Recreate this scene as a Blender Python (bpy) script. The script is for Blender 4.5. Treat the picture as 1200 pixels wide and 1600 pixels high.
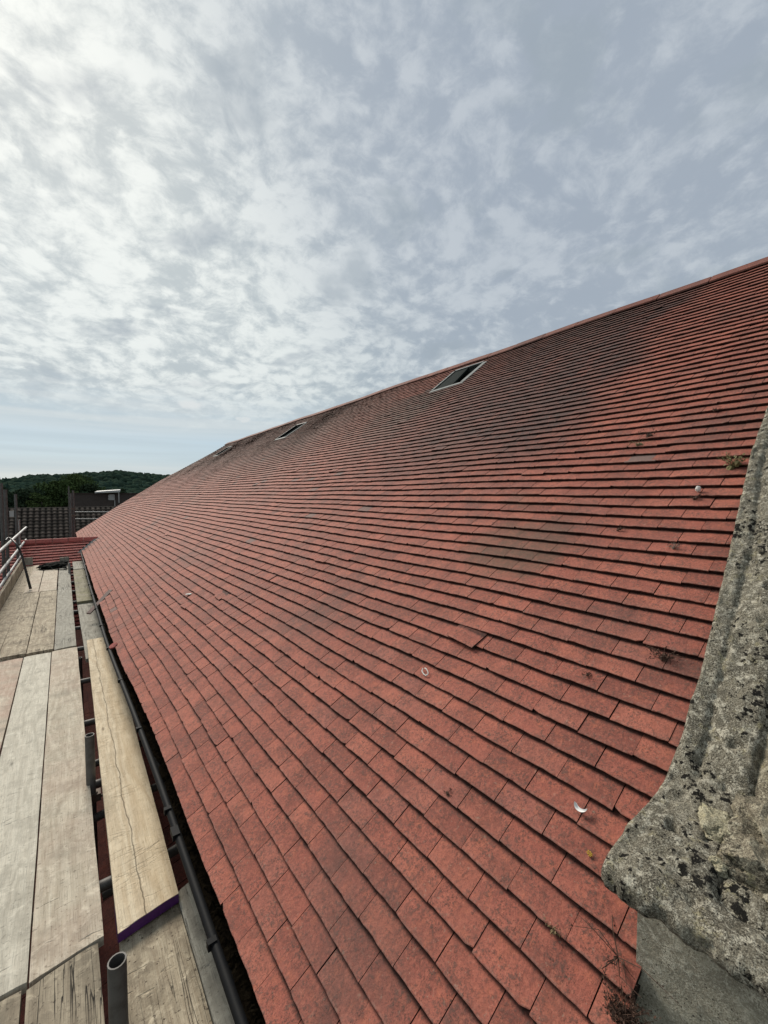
import bpy, bmesh, math, random
import numpy as np
from mathutils import Vector, noise as mnoise
R = math.radians
random.seed(7); rng = np.random.default_rng(11)
S = bpy.context.scene
for o in list(bpy.data.objects): bpy.data.objects.remove(o)
COL = S.collection

# ------------------------------------------------------------------ camera
F_PX = 650.0
CX = Vector((0.7915, 0.026, 0.6106)); CY = Vector((-0.6112, 0.0341, 0.7907)); CZ = Vector((0.0, 0.99907, -0.0431))
# rows above are world X, Y (along the eaves) and Z written in camera right / up / forward terms
cam_d = bpy.data.cameras.new('camera'); cam = bpy.data.objects.new('camera', cam_d); COL.objects.link(cam)
from mathutils import Matrix
Rm = Matrix(((CX[0], CX[1], -CX[2]), (CY[0], CY[1], -CY[2]), (CZ[0], CZ[1], -CZ[2])))
cam.matrix_world = Rm.to_4x4()
cam_d.sensor_fit = 'HORIZONTAL'; cam_d.sensor_width = 36; cam_d.lens = 36 * F_PX / 1200
cam_d.clip_start = 0.05; cam_d.clip_end = 5000
S.camera = cam
def ray(x, y):
    d = (x - 600, 800 - y, F_PX)
    return Vector((sum(d[i] * CX[i] for i in range(3)), sum(d[i] * CY[i] for i in range(3)), sum(d[i] * CZ[i] for i in range(3))))
def at_y(x, y, Y): r = ray(x, y); return r * (Y / r.y)
def at_x(x, y, X): r = ray(x, y); return r * (X / r.x)
def at_z(x, y, Z): r = ray(x, y); return r * (Z / r.z)

# ------------------------------------------------------------------ node helper
class NT:
    def __init__(s, tree): s.t = tree; s.n = tree.nodes; s.l = tree.links
    def node(s, typ, **kw):
        n = s.n.new(typ)
        for k, v in kw.items(): setattr(n, k, v)
        return n
    def put(s, sock, v):
        if isinstance(v, bpy.types.NodeSocket): s.l.new(v, sock)
        elif v is not None:
            if isinstance(v, (tuple, list)) and len(v) == 3 and sock.type == 'RGBA': v = (*v, 1)
            sock.default_value = v
    def math(s, op, a, b=None, c=None, clamp=False):
        n = s.node('ShaderNodeMath', operation=op, use_clamp=clamp)
        s.put(n.inputs[0], a)
        if b is not None: s.put(n.inputs[1], b)
        if c is not None: s.put(n.inputs[2], c)
        return n.outputs[0]
    def vmath(s, op, a, b=None, out=0):
        n = s.node('ShaderNodeVectorMath', operation=op); s.put(n.inputs[0], a)
        if b is not None: s.put(n.inputs[1], b)
        return n.outputs[out]
    def scale(s, v, k):
        return s.vmath('MULTIPLY', v, k if isinstance(k, (tuple, list)) else (k, k, k))
    def noise(s, v, scale, detail=4, rough=.55, dist=0, out='Fac'):
        n = s.node('ShaderNodeTexNoise'); s.put(n.inputs['Vector'], v); s.put(n.inputs['Scale'], scale)
        n.inputs['Detail'].default_value = detail; n.inputs['Roughness'].default_value = rough; n.inputs['Distortion'].default_value = dist
        return n.outputs[out]
    def vor(s, v, scale, feature='F1', rnd=1.0, out='Distance'):
        n = s.node('ShaderNodeTexVoronoi', feature=feature); s.put(n.inputs['Vector'], v); s.put(n.inputs['Scale'], scale); n.inputs['Randomness'].default_value = rnd
        return n.outputs[out]
    def ss(s, v, a, b, o0=0., o1=1.):
        n = s.node('ShaderNodeMapRange', interpolation_type='SMOOTHSTEP'); s.put(n.inputs[0], v); s.put(n.inputs[1], a); s.put(n.inputs[2], b)
        n.inputs[3].default_value = o0; n.inputs[4].default_value = o1
        return n.outputs[0]
    def mix(s, f, a, b, mode='MIX'):
        n = s.node('ShaderNodeMix', data_type='RGBA', blend_type=mode)
        s.put(n.inputs[0], f); s.put(n.inputs[6], a); s.put(n.inputs[7], b)
        return n.outputs[2]
    def ramp(s, f, stops):
        n = s.node('ShaderNodeValToRGB'); s.put(n.inputs[0], f); cr = n.color_ramp
        while len(cr.elements) < len(stops): cr.elements.new(.5)
        for e, (p, c) in zip(cr.elements, stops): e.position = p; e.color = (*c, 1)
        return n.outputs[0]
    def sep(s, v):
        n = s.node('ShaderNodeSeparateXYZ'); s.put(n.inputs[0], v); return n.outputs
    def comb(s, x, y, z):
        n = s.node('ShaderNodeCombineXYZ'); s.put(n.inputs[0], x); s.put(n.inputs[1], y); s.put(n.inputs[2], z); return n.outputs[0]
    def attr(s, name, out='Fac'):
        n = s.node('ShaderNodeAttribute', attribute_name=name); return n.outputs[out]
    def bump(s, h, dist, strength=1., normal=None):
        n = s.node('ShaderNodeBump'); s.put(n.inputs['Height'], h); n.inputs['Distance'].default_value = dist; n.inputs['Strength'].default_value = strength
        if normal is not None: s.put(n.inputs['Normal'], normal)
        return n.outputs[0]
def new_mat(name):
    m = bpy.data.materials.new(name); m.use_nodes = True; t = NT(m.node_tree)
    b = m.node_tree.nodes['Principled BSDF']
    return m, t, b
def coords(t, kind='Object'):
    return t.node('ShaderNodeTexCoord').outputs[kind]

# ------------------------------------------------------------------ world: pale broken cloud over a Nishita sky
SUN_EL, SUN_AZ = 40.0, -4.0          # azimuth measured from +Y towards +X
W = bpy.data.worlds.new('World'); S.world = W; W.use_nodes = True
w = NT(W.node_tree); bg = W.node_tree.nodes['Background']; bg.inputs['Strength'].default_value = 0.1
sky = w.node('ShaderNodeTexSky', sky_type='NISHITA', sun_disc=False)
sky.sun_elevation = R(SUN_EL); sky.sun_rotation = R(SUN_AZ); sky.air_density = 1.0; sky.dust_density = 1.5
dirv = w.vmath('NORMALIZE', coords(w, 'Generated'))
dx, dy, dz = w.sep(dirv)[:3]
zz = w.math('ADD', w.math('MAXIMUM', dz, 0.0), 0.30)
px = w.math('DIVIDE', dx, zz); py = w.math('DIVIDE', dy, zz)
P = w.comb(px, py, 0.0)
warpn = w.noise(P, 3.0, 3, .5, 0, 'Color')
Pw = w.vmath('ADD', P, w.scale(w.vmath('SUBTRACT', warpn, (.5, .5, .5)), .16))
big = w.noise(Pw, 2.3, 4, .5)
mid = w.noise(w.vmath('ADD', Pw, (7., 2., 0.)), 7.0, 4, .55)
fin = w.noise(Pw, 24.0, 8, .68, .2)
puff = w.vor(w.vmath('ADD', Pw, w.scale(w.noise(P, 17, 4, .6, 0, 'Color'), .07)), 17., 'SMOOTH_F1')
def toward(dv, a, b):                 # smooth patch of sky round a direction
    d = Vector(dv).normalized()
    return w.ss(w.vmath('DOT_PRODUCT', dirv, tuple(d), 1), math.cos(R(a)), math.cos(R(b)))
bright = toward(ray(170, 170), 42, 2)
cells = toward(ray(330, 330), 40, 14)
grey_r = toward(ray(1000, -60), 48, 12)
lump = w.math('ADD', w.math('MULTIPLY', fin, .50), w.math('MULTIPLY', w.math('SUBTRACT', 1.0, puff), .34))
lump = w.math('ADD', lump, w.math('MULTIPLY', w.math('SUBTRACT', mid, .5), .34))
lump = w.math('ADD', lump, w.math('MULTIPLY', w.math('SUBTRACT', big, .5), .42))
lump = w.math('ADD', lump, w.math('MULTIPLY', cells, .07))
cov = w.ss(lump, .36, .62)
base = w.mix(w.ss(mid, .35, .7), (3.75, 4.45, 4.95), (4.5, 5.15, 5.5))
base = w.mix(bright, base, (5.2, 5.8, 5.95))
base = w.mix(w.math('MULTIPLY', grey_r, .85), base, (3.75, 4.3, 5.05))
topc = w.mix(bright, (6.5, 7.1, 7.2), (8.6, 9.0, 8.7))
topc = w.mix(w.math('MULTIPLY', grey_r, .80), topc, (4.9, 5.4, 6.05))
cl = w.mix(cov, base, topc)
dark = w.math('MULTIPLY', w.ss(w.noise(w.vmath('ADD', Pw, (3., 5., 0.)), 4.2, 4, .55), .54, .68), .62)
cl = w.mix(dark, cl, (3.5, 4.1, 4.6))
# near the horizon: a clear pale blue slot and a cream-white band under it
el = dz
cl_amt = w.ss(w.math('ADD', el, w.math('MULTIPLY', w.math('SUBTRACT', mid, .5), .10)), .13, .24)
stre = w.noise(w.comb(w.math('MULTIPLY', px, .35), w.math('MULTIPLY', el, 26), 0.0), 2.0, 3, .5)
low = w.mix(w.ss(stre, .35, .65), (5.0, 6.0, 6.6), (6.0, 6.7, 7.0))
slot = w.math('MULTIPLY', w.math('MULTIPLY', w.ss(el, .045, .075), w.ss(el, .145, .10)), w.ss(stre, .3, .7, .25, .9))
low = w.mix(slot, low, w.mix(.25, (3.5, 5.4, 7.0), w.scale(sky.outputs[0], .9)))
low = w.mix(w.ss(el, .055, .02), low, (6.8, 7.3, 7.2))
for (bx, by, br, bz) in ((297, 632, 1.9, .9), (380, 655, 1.2, .7), (308, 600, 1.0, .5)):
    bd = ray(bx, by).normalized(); ofs = w.vmath('SUBTRACT', dirv, tuple(bd)); ofs = w.vmath('MULTIPLY', ofs, (1., 1., 2.6))
    ld = w.vmath('LENGTH', ofs, None, 1); ld = w.math('ADD', ld, w.math('MULTIPLY', w.math('SUBTRACT', w.noise(dirv, 70, 4, .6), .5), .030))
    low = w.mix(w.ss(ld, R(br), R(br * .35), 0, bz), low, (7.3, 7.6, 7.6)); cl = w.mix(w.ss(ld, R(br), R(br * .35), 0, bz), cl, (7.3, 7.6, 7.6))
full = w.mix(cl_amt, low, cl)
full = w.mix(.93, sky.outputs[0], full)
w.put(bg.inputs['Color'], full)

sun_d = bpy.data.lights.new('sun', 'SUN'); sun_d.energy = 3.7; sun_d.angle = R(22); sun_d.color = (1, .93, .82)
sun = bpy.data.objects.new('sun', sun_d); COL.objects.link(sun)
sd = Vector((math.sin(R(SUN_AZ)) * math.cos(R(SUN_EL)), math.cos(R(SUN_AZ)) * math.cos(R(SUN_EL)), math.sin(R(SUN_EL))))
sun.rotation_euler = sd.to_track_quat('Z', 'Y').to_euler(); sun.location = (0, 0, 30)
S.view_settings.view_transform = 'Standard'; S.view_settings.look = 'None'; S.view_settings.gamma = 1
S.view_settings.exposure = 0.0
S.render.engine = 'CYCLES'
S.render.resolution_x = 768; S.render.resolution_y = 1024

# ------------------------------------------------------------------ object helpers
def mesh_obj(name, verts, faces, mat, parent=None, smooth=False, attrs=None, uv=None, mats=None, midx=None):
    me = bpy.data.meshes.new(name)
    me.from_pydata([tuple(v) for v in verts], [], [tuple(f) for f in faces])
    for k, vals in (attrs or {}).items():
        a = me.attributes.new(k, 'FLOAT', 'POINT'); a.data.foreach_set('value', np.asarray(vals, dtype=np.float32))
    if uv is not None:
        a = me.attributes.new('roofuv', 'FLOAT_VECTOR', 'POINT')
        a.data.foreach_set('vector', np.asarray(uv, dtype=np.float32).ravel())
    for m in (mats or [mat]): me.materials.append(m)
    if midx is not None: me.polygons.foreach_set('material_index', np.asarray(midx, dtype=np.int32))
    if smooth: me.polygons.foreach_set('use_smooth', [True] * len(me.polygons))
    me.update()
    o = bpy.data.objects.new(name, me); COL.objects.link(o)
    if parent is not None: o.parent = parent
    return o
def thing(name, label, cat, loc=(0, 0, 0), group=None):
    o = bpy.data.objects.new(name, None); COL.objects.link(o); o.location = loc; o.empty_display_size = .1
    tag(o, label, cat, group); return o
def tag(o, label, cat, group=None):
    o['label'] = label; o['category'] = cat
    if group: o['group'] = group
    return o
def adopt(o, root):                     # parent while keeping world coordinates of the mesh
    o.parent = root; o.matrix_parent_inverse = Matrix.Translation(-Vector(root.location)); return o
class MB:
    def __init__(s): s.v = []; s.f = []
    def add(s, vs, fs):
        b = len(s.v); s.v += [tuple(v) for v in vs]; s.f += [tuple(b + i for i in f) for f in fs]
    def box(s, lo, hi):
        x0, y0, z0 = lo; x1, y1, z1 = hi
        s.add([(x0, y0, z0), (x1, y0, z0), (x1, y1, z0), (x0, y1, z0), (x0, y0, z1), (x1, y0, z1), (x1, y1, z1), (x0, y1, z1)],
              [(0, 3, 2, 1), (4, 5, 6, 7), (0, 1, 5, 4), (1, 2, 6, 5), (2, 3, 7, 6), (3, 0, 4, 7)])
    def obox(s, c, ax, ay, az):          # centre and half-axis vectors
        c = Vector(c); ax = Vector(ax); ay = Vector(ay); az = Vector(az)
        vs = [c + i * ax + j * ay + k * az for k in (-1, 1) for j in (-1, 1) for i in (-1, 1)]
        s.add(vs, [(0, 2, 3, 1), (4, 5, 7, 6), (0, 1, 5, 4), (1, 3, 7, 5), (3, 2, 6, 7), (2, 0, 4, 6)])
    def tube(s, pts, r, n=12, cap=True):
        pts = [Vector(p) for p in pts]; rs = r if isinstance(r, (list, tuple)) else [r] * len(pts)
        rings = []; prev = None
        for i, p in enumerate(pts):
            d = (pts[min(i + 1, len(pts) - 1)] - pts[max(i - 1, 0)]).normalized()
            if prev is None: a = d.cross(Vector((0, 0, 1)) if abs(d.z) < .9 else Vector((1, 0, 0))).normalized()
            else: a = (prev - d * prev.dot(d)).normalized()
            prev = a; b = d.cross(a)
            rings.append([p + rs[i] * (math.cos(2 * math.pi * k / n) * a + math.sin(2 * math.pi * k / n) * b) for k in range(n)])
        vs = [v for rg in rings for v in rg]; fs = []
        for i in range(len(pts) - 1):
            for k in range(n): fs.append((i * n + k, i * n + (k + 1) % n, (i + 1) * n + (k + 1) % n, (i + 1) * n + k))
        if cap: fs += [tuple(range(n - 1, -1, -1)), tuple((len(pts) - 1) * n + k for k in range(n))]
        s.add(vs, fs)
    def pipe(s, a, b, r, wall=.004, n=16):  # open-ended hollow tube, rim shown at b
        a = Vector(a); b = Vector(b); d = (b - a).normalized()
        s.tube([a, b], r, n, cap=False)
        s.tube([b, b - d * .25], r - wall, n, cap=False)
        u = d.cross(Vector((0, 0, 1)) if abs(d.z) < .9 else Vector((1, 0, 0))).normalized(); v = d.cross(u)
        vs = [b + rr * (math.cos(2 * math.pi * k / n) * u + math.sin(2 * math.pi * k / n) * v) for rr in (r, r - wall) for k in range(n)]
        s.add(vs, [(k, (k + 1) % n, n + (k + 1) % n, n + k) for k in range(n)])
    def build(s, name, mat, parent=None, smooth=False, attrs=None):
        return mesh_obj(name, s.v, s.f, mat, parent, smooth, attrs)

# ------------------------------------------------------------------ roof plane
PHI = R(36.7); DIST = 1.443
U = np.array([math.cos(PHI), 0, math.sin(PHI)]); N = np.array([-math.sin(PHI), 0, math.cos(PHI)])
GA = .0815; TW = .165; U0 = -.55; NC = 74
def sm(x, a, b): t = np.clip((x - a) / (b - a), 0, 1); return t * t * (3 - 2 * t)
def warp(u, v):
    hw = np.interp(v, [0, 1, 3, 4.2, 6, 8.7, 10.8, 15.7, 20], [.055, .05, .03, 0, 0, -.045, -.05, -.11, -.11])
    n = hw * sm(u, 2.2, 5.2) + .006 * np.sin(v * 1.3 + u * .9) * np.sin(u * 1.7 + .4) + .004 * np.sin(v * 3.1 - u * 2.3)
    return n
def eshift(u, v): return -.055 * sm(v, 2.2, 5.5) * (1 - sm(u, -.5, 1.8))
def RP(u, v, n=0.):                       # roof (upslope, along, off) -> world
    u = np.asarray(u, float); v = np.asarray(v, float); n = np.asarray(n, float)
    uu = u + eshift(u, v); nn = n - DIST + warp(u, v)
    return np.stack([uu * U[0] + nn * N[0], v + 0 * uu, uu * U[2] + nn * N[2]], -1)
def roof_z(X): return (-DIST + X * math.sin(PHI)) / math.cos(PHI)
def verge_y(u): return np.interp(u, [-.6, 1.5, 3.25, 4.2, 5.0, 5.5], [20.15, 19.5, 18.6, 17.7, 17.3, 16.95])
EDGE_X = [.865, 1.0, 1.29, 1.52, 1.86, 2.5, 2.82, 5.8]; EDGE_Y = [.382, .392, .388, .396, .426, .49, .497, .53]
SKY_L = [(4.53, 5.14, 4.04, 4.60), (4.26, 4.92, 9.42, 9.97), (4.33, 4.88, 15.2, 15.72)]

# ------------------------------------------------------------------ materials
def roof_tile_mat(name, tint=(1, 1, 1), stains=True, dark=0.0, rough=.72):
    m, t, b = new_mat(name); P = coords(t)
    rnd = t.attr('rnd'); dirt_shade = t.attr('dirt_shade'); lip = t.attr('lip')
    col = t.ramp(rnd, [(0, (.235, .075, .055)), (.15, (.32, .098, .070)), (.6, (.368, .112, .079)), (.88, (.41, .132, .090)), (1, (.31, .11, .085))])
    Pn = t.vmath('ADD', P, t.comb(t.math('MULTIPLY', rnd, 17.), 0., t.math('MULTIPLY', rnd, 5.)))
    cloud = t.noise(P, 7, 6, .65)
    col = t.mix(t.ss(cloud, .42, .66, 0, .62), col, (.17, .058, .044))
    col = t.mix(t.ss(t.noise(Pn, 26, 5, .65), .50, .72, 0, .42), col, (.50, .155, .088))
    spk = t.noise(Pn, 190, 6, .8)
    spk2 = t.noise(Pn, 300, 3, .7); spk3 = t.noise(Pn, 85, 6, .75)
    area = t.noise(Pn, 16, 5, .65)
    lich = t.math('MULTIPLY', t.ss(spk, .50, .60), t.ss(area, .38, .62, .28, 1))
    col = t.mix(t.math('MULTIPLY', lich, .80), col, (.060, .034, .028))
    col = t.mix(t.ss(spk2, .54, .66, 0, .6), col, (.085, .045, .036))
    col = t.mix(t.math('MULTIPLY', t.ss(spk3, .50, .60), t.ss(area, .40, .58, .25, .75)), col, (.105, .062, .050))
    col = t.mix(t.ss(spk3, .47, .38, 0, .30), col, (.52, .19, .125))
    col = t.mix(t.math('MULTIPLY', t.ss(t.noise(Pn, 70, 4, .7), .62, .70), .55), col, (.33, .23, .17))
    pit = t.vor(Pn, 62, 'F1'); col = t.mix(t.math('MULTIPLY', t.ss(pit, .13, .05), t.ss(area, .45, .6)), col, (.035, .018, .015))
    if stains:
        q = t.sep(t.attr('roofuv', 'Vector')); V, Uu = q[0], q[1]
        wob = t.math('MULTIPLY', t.math('SUBTRACT', t.noise(P, 1.6, 5, .6), .5), 1.3)
        Vw = t.math('ADD', V, wob); Uw = t.math('ADD', Uu, t.math('MULTIPLY', wob, .9))
        s1 = t.math('MULTIPLY', t.math('MULTIPLY', t.ss(Vw, 1.25, 1.75), t.ss(Vw, 5.6, 2.6)), t.math('MULTIPLY', t.ss(Uw, 1.7, 2.9), t.ss(Uw, 5.9, 5.2)))
        s2 = t.math('MULTIPLY', t.math('MULTIPLY', t.ss(Vw, 3.9, 4.4), t.ss(Vw, 6.2, 4.8)), t.math('MULTIPLY', t.ss(Uw, 2.5, 3.9), t.ss(Uu, 4.65, 4.5)))
        s5 = t.math('MULTIPLY', t.ss(Uw, 2.0, 3.9), t.ss(Vw, 4.5, 8.))
        s6 = t.ss(t.noise(P, 1.1, 4, .6), .53, .68)
        # long run-off streak crossing the far half
        ln = t.math('ABSOLUTE', t.math('SUBTRACT', V, t.math('MULTIPLY_ADD', Uu, -.26, 10.33)))
        ln = t.math('ADD', ln, t.math('MULTIPLY', t.math('SUBTRACT', t.noise(P, 9, 3, .6), .5), .12))
        s3 = t.math('MULTIPLY', t.ss(ln, .13, .04), t.math('MULTIPLY', t.ss(Uu, .45, .8), t.ss(Uu, 2.3, 1.7)))
        strk = t.noise(t.comb(t.math('MULTIPLY', V, 7.), t.math('MULTIPLY', Uu, .9), 0.), 1.0, 5, .65)
        pat = t.ss(t.noise(P, 30, 5, .7), .34, .56, .62, 1)
        pat = t.math('MULTIPLY', pat, t.math('MULTIPLY', t.ss(strk, .30, .52, .66, 1), t.ss(rnd, 0., .9, 1., .84)))
        col = t.mix(t.math('MULTIPLY', t.math('MULTIPLY', s1, pat), .97), col, (.070, .050, .047))
        col = t.mix(t.math('MULTIPLY', t.math('MULTIPLY', s2, pat), .80), col, (.085, .078, .066))
        col = t.mix(t.math('MULTIPLY', t.math('MULTIPLY', s5, pat), .95), col, (.125, .088, .072))
        col = t.mix(t.math('MULTIPLY', t.math('MULTIPLY', s6, pat), .50), col, (.10, .062, .053))
        col = t.mix(t.math('MULTIPLY', t.math('MULTIPLY', s3, pat), .70), col, (.06, .04, .038))
        pale = t.math('MULTIPLY', t.ss(V, 3.5, 11.), t.ss(t.noise(P, 45, 4, .7), .35, .65, .25, .75))  # lichen plus grazing sky sheen painted in, stronger towards the far end
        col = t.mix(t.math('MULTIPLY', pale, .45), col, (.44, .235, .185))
        d1 = t.vmath('DISTANCE', t.comb(Vw, Uw, 0.), (1.42, 1.45, 0.), 1)
        col = t.mix(t.math('MULTIPLY', t.math('MULTIPLY', t.ss(d1, .42, .12), pat), .6), col, (.10, .075, .05))
    grey = t.attr('grey'); col = t.mix(t.math('MULTIPLY', grey, .8), col, (.14, .115, .105))
    lipn = t.math('MULTIPLY', lip, t.ss(t.noise(Pn, 90, 3, .6), .35, .6))
    col = t.mix(t.math('MULTIPLY', lipn, .42), col, (.34, .19, .15))
    dn = t.math('MULTIPLY', t.math('POWER', dirt_shade, 1.5), t.ss(t.noise(Pn, 55, 3, .6), .25, .5, .7, 1))  # near-black: mossy dirt plus gap shadow painted on risers, sides and laps
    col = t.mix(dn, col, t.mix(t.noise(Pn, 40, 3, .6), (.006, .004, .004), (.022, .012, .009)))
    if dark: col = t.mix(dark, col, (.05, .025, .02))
    col = t.mix(1.0, col, tint, 'MULTIPLY')
    t.put(b.inputs['Base Color'], col)
    t.put(b.inputs['Roughness'], t.ss(spk, .3, .7, rough - .02, rough + .16)); b.inputs['Specular IOR Level'].default_value = .22
    h = t.math('ADD', t.math('MULTIPLY', spk3, .9), t.math('MULTIPLY', t.noise(Pn, 16, 3, .5), 1.2))
    t.put(b.inputs['Normal'], t.bump(h, .0042, 1.))
    return m
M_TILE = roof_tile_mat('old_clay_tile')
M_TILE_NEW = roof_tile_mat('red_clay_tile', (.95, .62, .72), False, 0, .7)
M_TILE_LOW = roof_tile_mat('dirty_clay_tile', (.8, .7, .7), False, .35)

def plain(name, col, rough=.6, metal=0, nscale=20, amt=.4, col2=None, bump=0, bscale=60, spec=.5):
    m, t, b = new_mat(name); P = coords(t)
    c2 = col2 or tuple(c * .5 for c in col)
    t.put(b.inputs['Base Color'], t.mix(t.ss(t.noise(P, nscale, 5, .65), .35, .7, 0, amt), col, c2))
    b.inputs['Roughness'].default_value = rough; b.inputs['Metallic'].default_value = metal; b.inputs['Specular IOR Level'].default_value = spec
    if bump: t.put(b.inputs['Normal'], t.bump(t.noise(P, bscale, 4, .6), bump))
    return m

def wood_mat(name, c1, c2, c3, weather=.5, crack=0., split=None, blotch=0., moss=0., red=0.):
    m, t, b = new_mat(name); P = coords(t)
    rn = t.node('ShaderNodeObjectInfo').outputs['Random']
    off = t.comb(t.math('MULTIPLY', rn, 3.1), t.math('MULTIPLY', rn, 71.), 0.)
    Q = t.vmath('ADD', P, off); x, y, z = t.sep(Q)[:3]; lx, ly, lz = t.sep(P)[:3]
    # knots squeeze the grain round them
    kc = t.comb(t.math('MULTIPLY', x, 5.5), t.math('MULTIPLY', y, 1.7), 0.)
    kd = t.vor(kc, 1.0, 'F1'); knot = t.ss(kd, .28, .0)
    low = t.noise(t.comb(t.math('MULTIPLY', x, 3.), t.math('MULTIPLY', y, .55), z), 2.0, 3, .5)
    ringv = t.math('ADD', t.math('MULTIPLY', x, 95.), t.math('ADD', t.math('MULTIPLY', low, 34.), t.math('MULTIPLY', knot, 9.)))
    ring = t.math('ADD', t.math('MULTIPLY', t.math('SINE', ringv), .5), .5)
    fib = t.noise(t.comb(t.math('MULTIPLY', x, 420.), t.math('MULTIPLY', y, 9.), z), 1.0, 4, .65)
    fib2 = t.noise(t.comb(t.math('MULTIPLY', x, 120.), t.math('MULTIPLY', y, 3.), z), 1.0, 4, .65)
    col = t.mix(t.ss(fib2, .3, .7), c1, c2)
    col = t.mix(t.math('MULTIPLY', t.math('MULTIPLY', ring, t.ss(low, .3, .6, .4, 1)), .5), col, c3)
    col = t.mix(t.ss(fib, .48, .70, 0, .6), col, tuple(k * .5 for k in c3))
    col = t.mix(t.math('MULTIPLY', t.ss(kd, .075, .03), .75), col, tuple(k * .30 for k in c3))
    pat = t.noise(Q, 5.5, 6, .7); pat2 = t.noise(Q, 17, 6, .72, .4); pat3 = t.noise(Q, 60, 4, .7)
    col = t.mix(t.ss(pat, .46, .66, 0, weather), col, tuple(k * .55 for k in c2))
    col = t.mix(t.ss(pat2, .52, .72, 0, weather * .9), col, tuple(min(1, k * 1.35) for k in c1))
    col = t.mix(t.ss(pat3, .57, .68, 0, weather * 1.1), col, tuple(k * .42 for k in c3))
    if blotch:
        bl = t.noise(t.vmath('ADD', Q, (4.2, 1.1, 0)), 3.4, 3, .45); bl2 = t.noise(Q, 14, 4, .6)
        col = t.mix(t.math('MULTIPLY', t.ss(t.math('ADD', bl, t.math('MULTIPLY', bl2, .25)), .70, .76), blotch), col, tuple(k * .42 for k in c2))
    if red: col = t.mix(t.math('MULTIPLY', t.ss(t.noise(Q, 2.3, 4, .6), .36, .62), red), col, (.36, .185, .14))
    if moss: col = t.mix(t.math('MULTIPLY', t.ss(t.noise(Q, 4.0, 5, .7), .42, .62), moss), col, (.16, .15, .06))
    hcr = t.math('MULTIPLY', t.noise(t.comb(t.math('MULTIPLY', x, 24.), t.math('MULTIPLY', y, 1.1), 0.), 1.0, 3, .5), 1.0)
    ck = t.math('ABSOLUTE', t.math('SUBTRACT', hcr, .5))
    ckm = t.math('MULTIPLY', t.ss(ck, .012, .003), t.ss(t.noise(Q, 2.1, 2, .5), .45, .6))
    if crack: col = t.mix(t.math('MULTIPLY', ckm, crack), col, (.03, .024, .018))
    height = t.math('ADD', t.math('MULTIPLY', fib, .25), t.math('ADD', t.math('MULTIPLY', ring, .25), t.math('MULTIPLY', pat2, .9)))
    height = t.math('SUBTRACT', height, t.math('MULTIPLY', ckm, crack * 2.))
    # saw / scuff marks across the board
    scf = t.noise(t.comb(t.math('MULTIPLY', lx, 9.), t.math('MULTIPLY', ly, 42.), t.math('MULTIPLY', rn, 9.)), 1.0, 3, .55, .6)
    height = t.math('ADD', height, t.math('MULTIPLY', t.ss(scf, .64, .78), -.7))
    col = t.mix(t.ss(scf, .66, .78, 0, .34), col, tuple(k * .5 for k in c3))
    if split:
        sx = t.math('ADD', split, t.math('MULTIPLY', t.math('SUBTRACT', t.noise(t.comb(0., t.math('MULTIPLY', ly, 3.2), 3.), 1.0, 4, .6), .5), .05))
        sp = t.math('ABSOLUTE', t.math('SUBTRACT', lx, sx))
        spm = t.ss(sp, .0024, .0006)
        col = t.mix(t.math('MULTIPLY', spm, .40), col, (.24, .17, .10))
        cr = t.noise(t.comb(t.math('MULTIPLY', lx, 5.), t.math('MULTIPLY', ly, 17.), 1.), 1.0, 3, .5, .5)
        crm = t.math('MULTIPLY', t.ss(t.math('ABSOLUTE', t.math('SUBTRACT', cr, .52)), .030, .002), t.ss(t.noise(P, 3.3, 2, .5), .44, .6))
        col = t.mix(t.math('MULTIPLY', crm, .14), col, (.26, .18, .09))
        height = t.math('SUBTRACT', height, t.math('ADD', t.math('MULTIPLY', spm, 1.6), t.math('MULTIPLY', crm, .5)))
        col = t.mix(t.ss(lx, .12, .16, 0, .22), col, (.50, .36, .20))
    t.put(b.inputs['Base Color'], col); b.inputs['Roughness'].default_value = .82; b.inputs['Specular IOR Level'].default_value = .3
    t.put(b.inputs['Normal'], t.bump(height, .006, 1.))
    return m
M_WPALE = wood_mat('grey_weathered_wood', (.60, .56, .47), (.52, .475, .39), (.34, .31, .25), .45)
M_WPINK = wood_mat('red_dusted_wood', (.56, .49, .39), (.48, .405, .32), (.31, .24, .18), .5, 0, None, .35, 0, .38)
M_WBEIGE = wood_mat('beige_weathered_wood', (.57, .51, .41), (.485, .42, .325), (.30, .245, .18), .6, 0, None, .15, 0, .16)
M_WTAN = wood_mat('dusty_tan_wood', (.47, .405, .30), (.35, .285, .20), (.17, .125, .085), .95, .6)
M_WOLD = wood_mat('cracked_brown_wood', (.36, .305, .225), (.28, .235, .17), (.13, .10, .07), .75, .95)
M_WYEL = wood_mat('fresh_yellow_wood', (.66, .56, .41), (.59, .48, .335), (.40, .29, .175), .30, 0, .10)
M_WGREY = wood_mat('silvered_wood', (.36, .34, .285), (.29, .27, .225), (.17, .15, .12), .6, .5)
M_WMOSS = wood_mat('mossy_wood', (.30, .27, .20), (.25, .22, .15), (.14, .12, .08), .7, .6, None, 0, .55)
M_PURPLE = plain('purple_end_paint', (.085, .012, .13), .5, 0, 60, .5, (.03, .008, .045))
M_STEEL = plain('galvanised_tube', (.33, .33, .32), .48, .55, 16, .6, (.17, .16, .15), .0006, 140)
M_STEELD = plain('dull_tube', (.11, .105, .10), .6, .35, 22, .6, (.045, .04, .035), .0006, 140)
M_COUP = plain('rusty_coupler', (.12, .10, .085), .7, .5, 40, .6, (.07, .035, .02), .001, 90)
M_PVC = plain('black_gutter_plastic', (.006, .0065, .008), .62, 0, 30, .5, (.012, .011, .010), .0005, 50, spec=.10)
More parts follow.
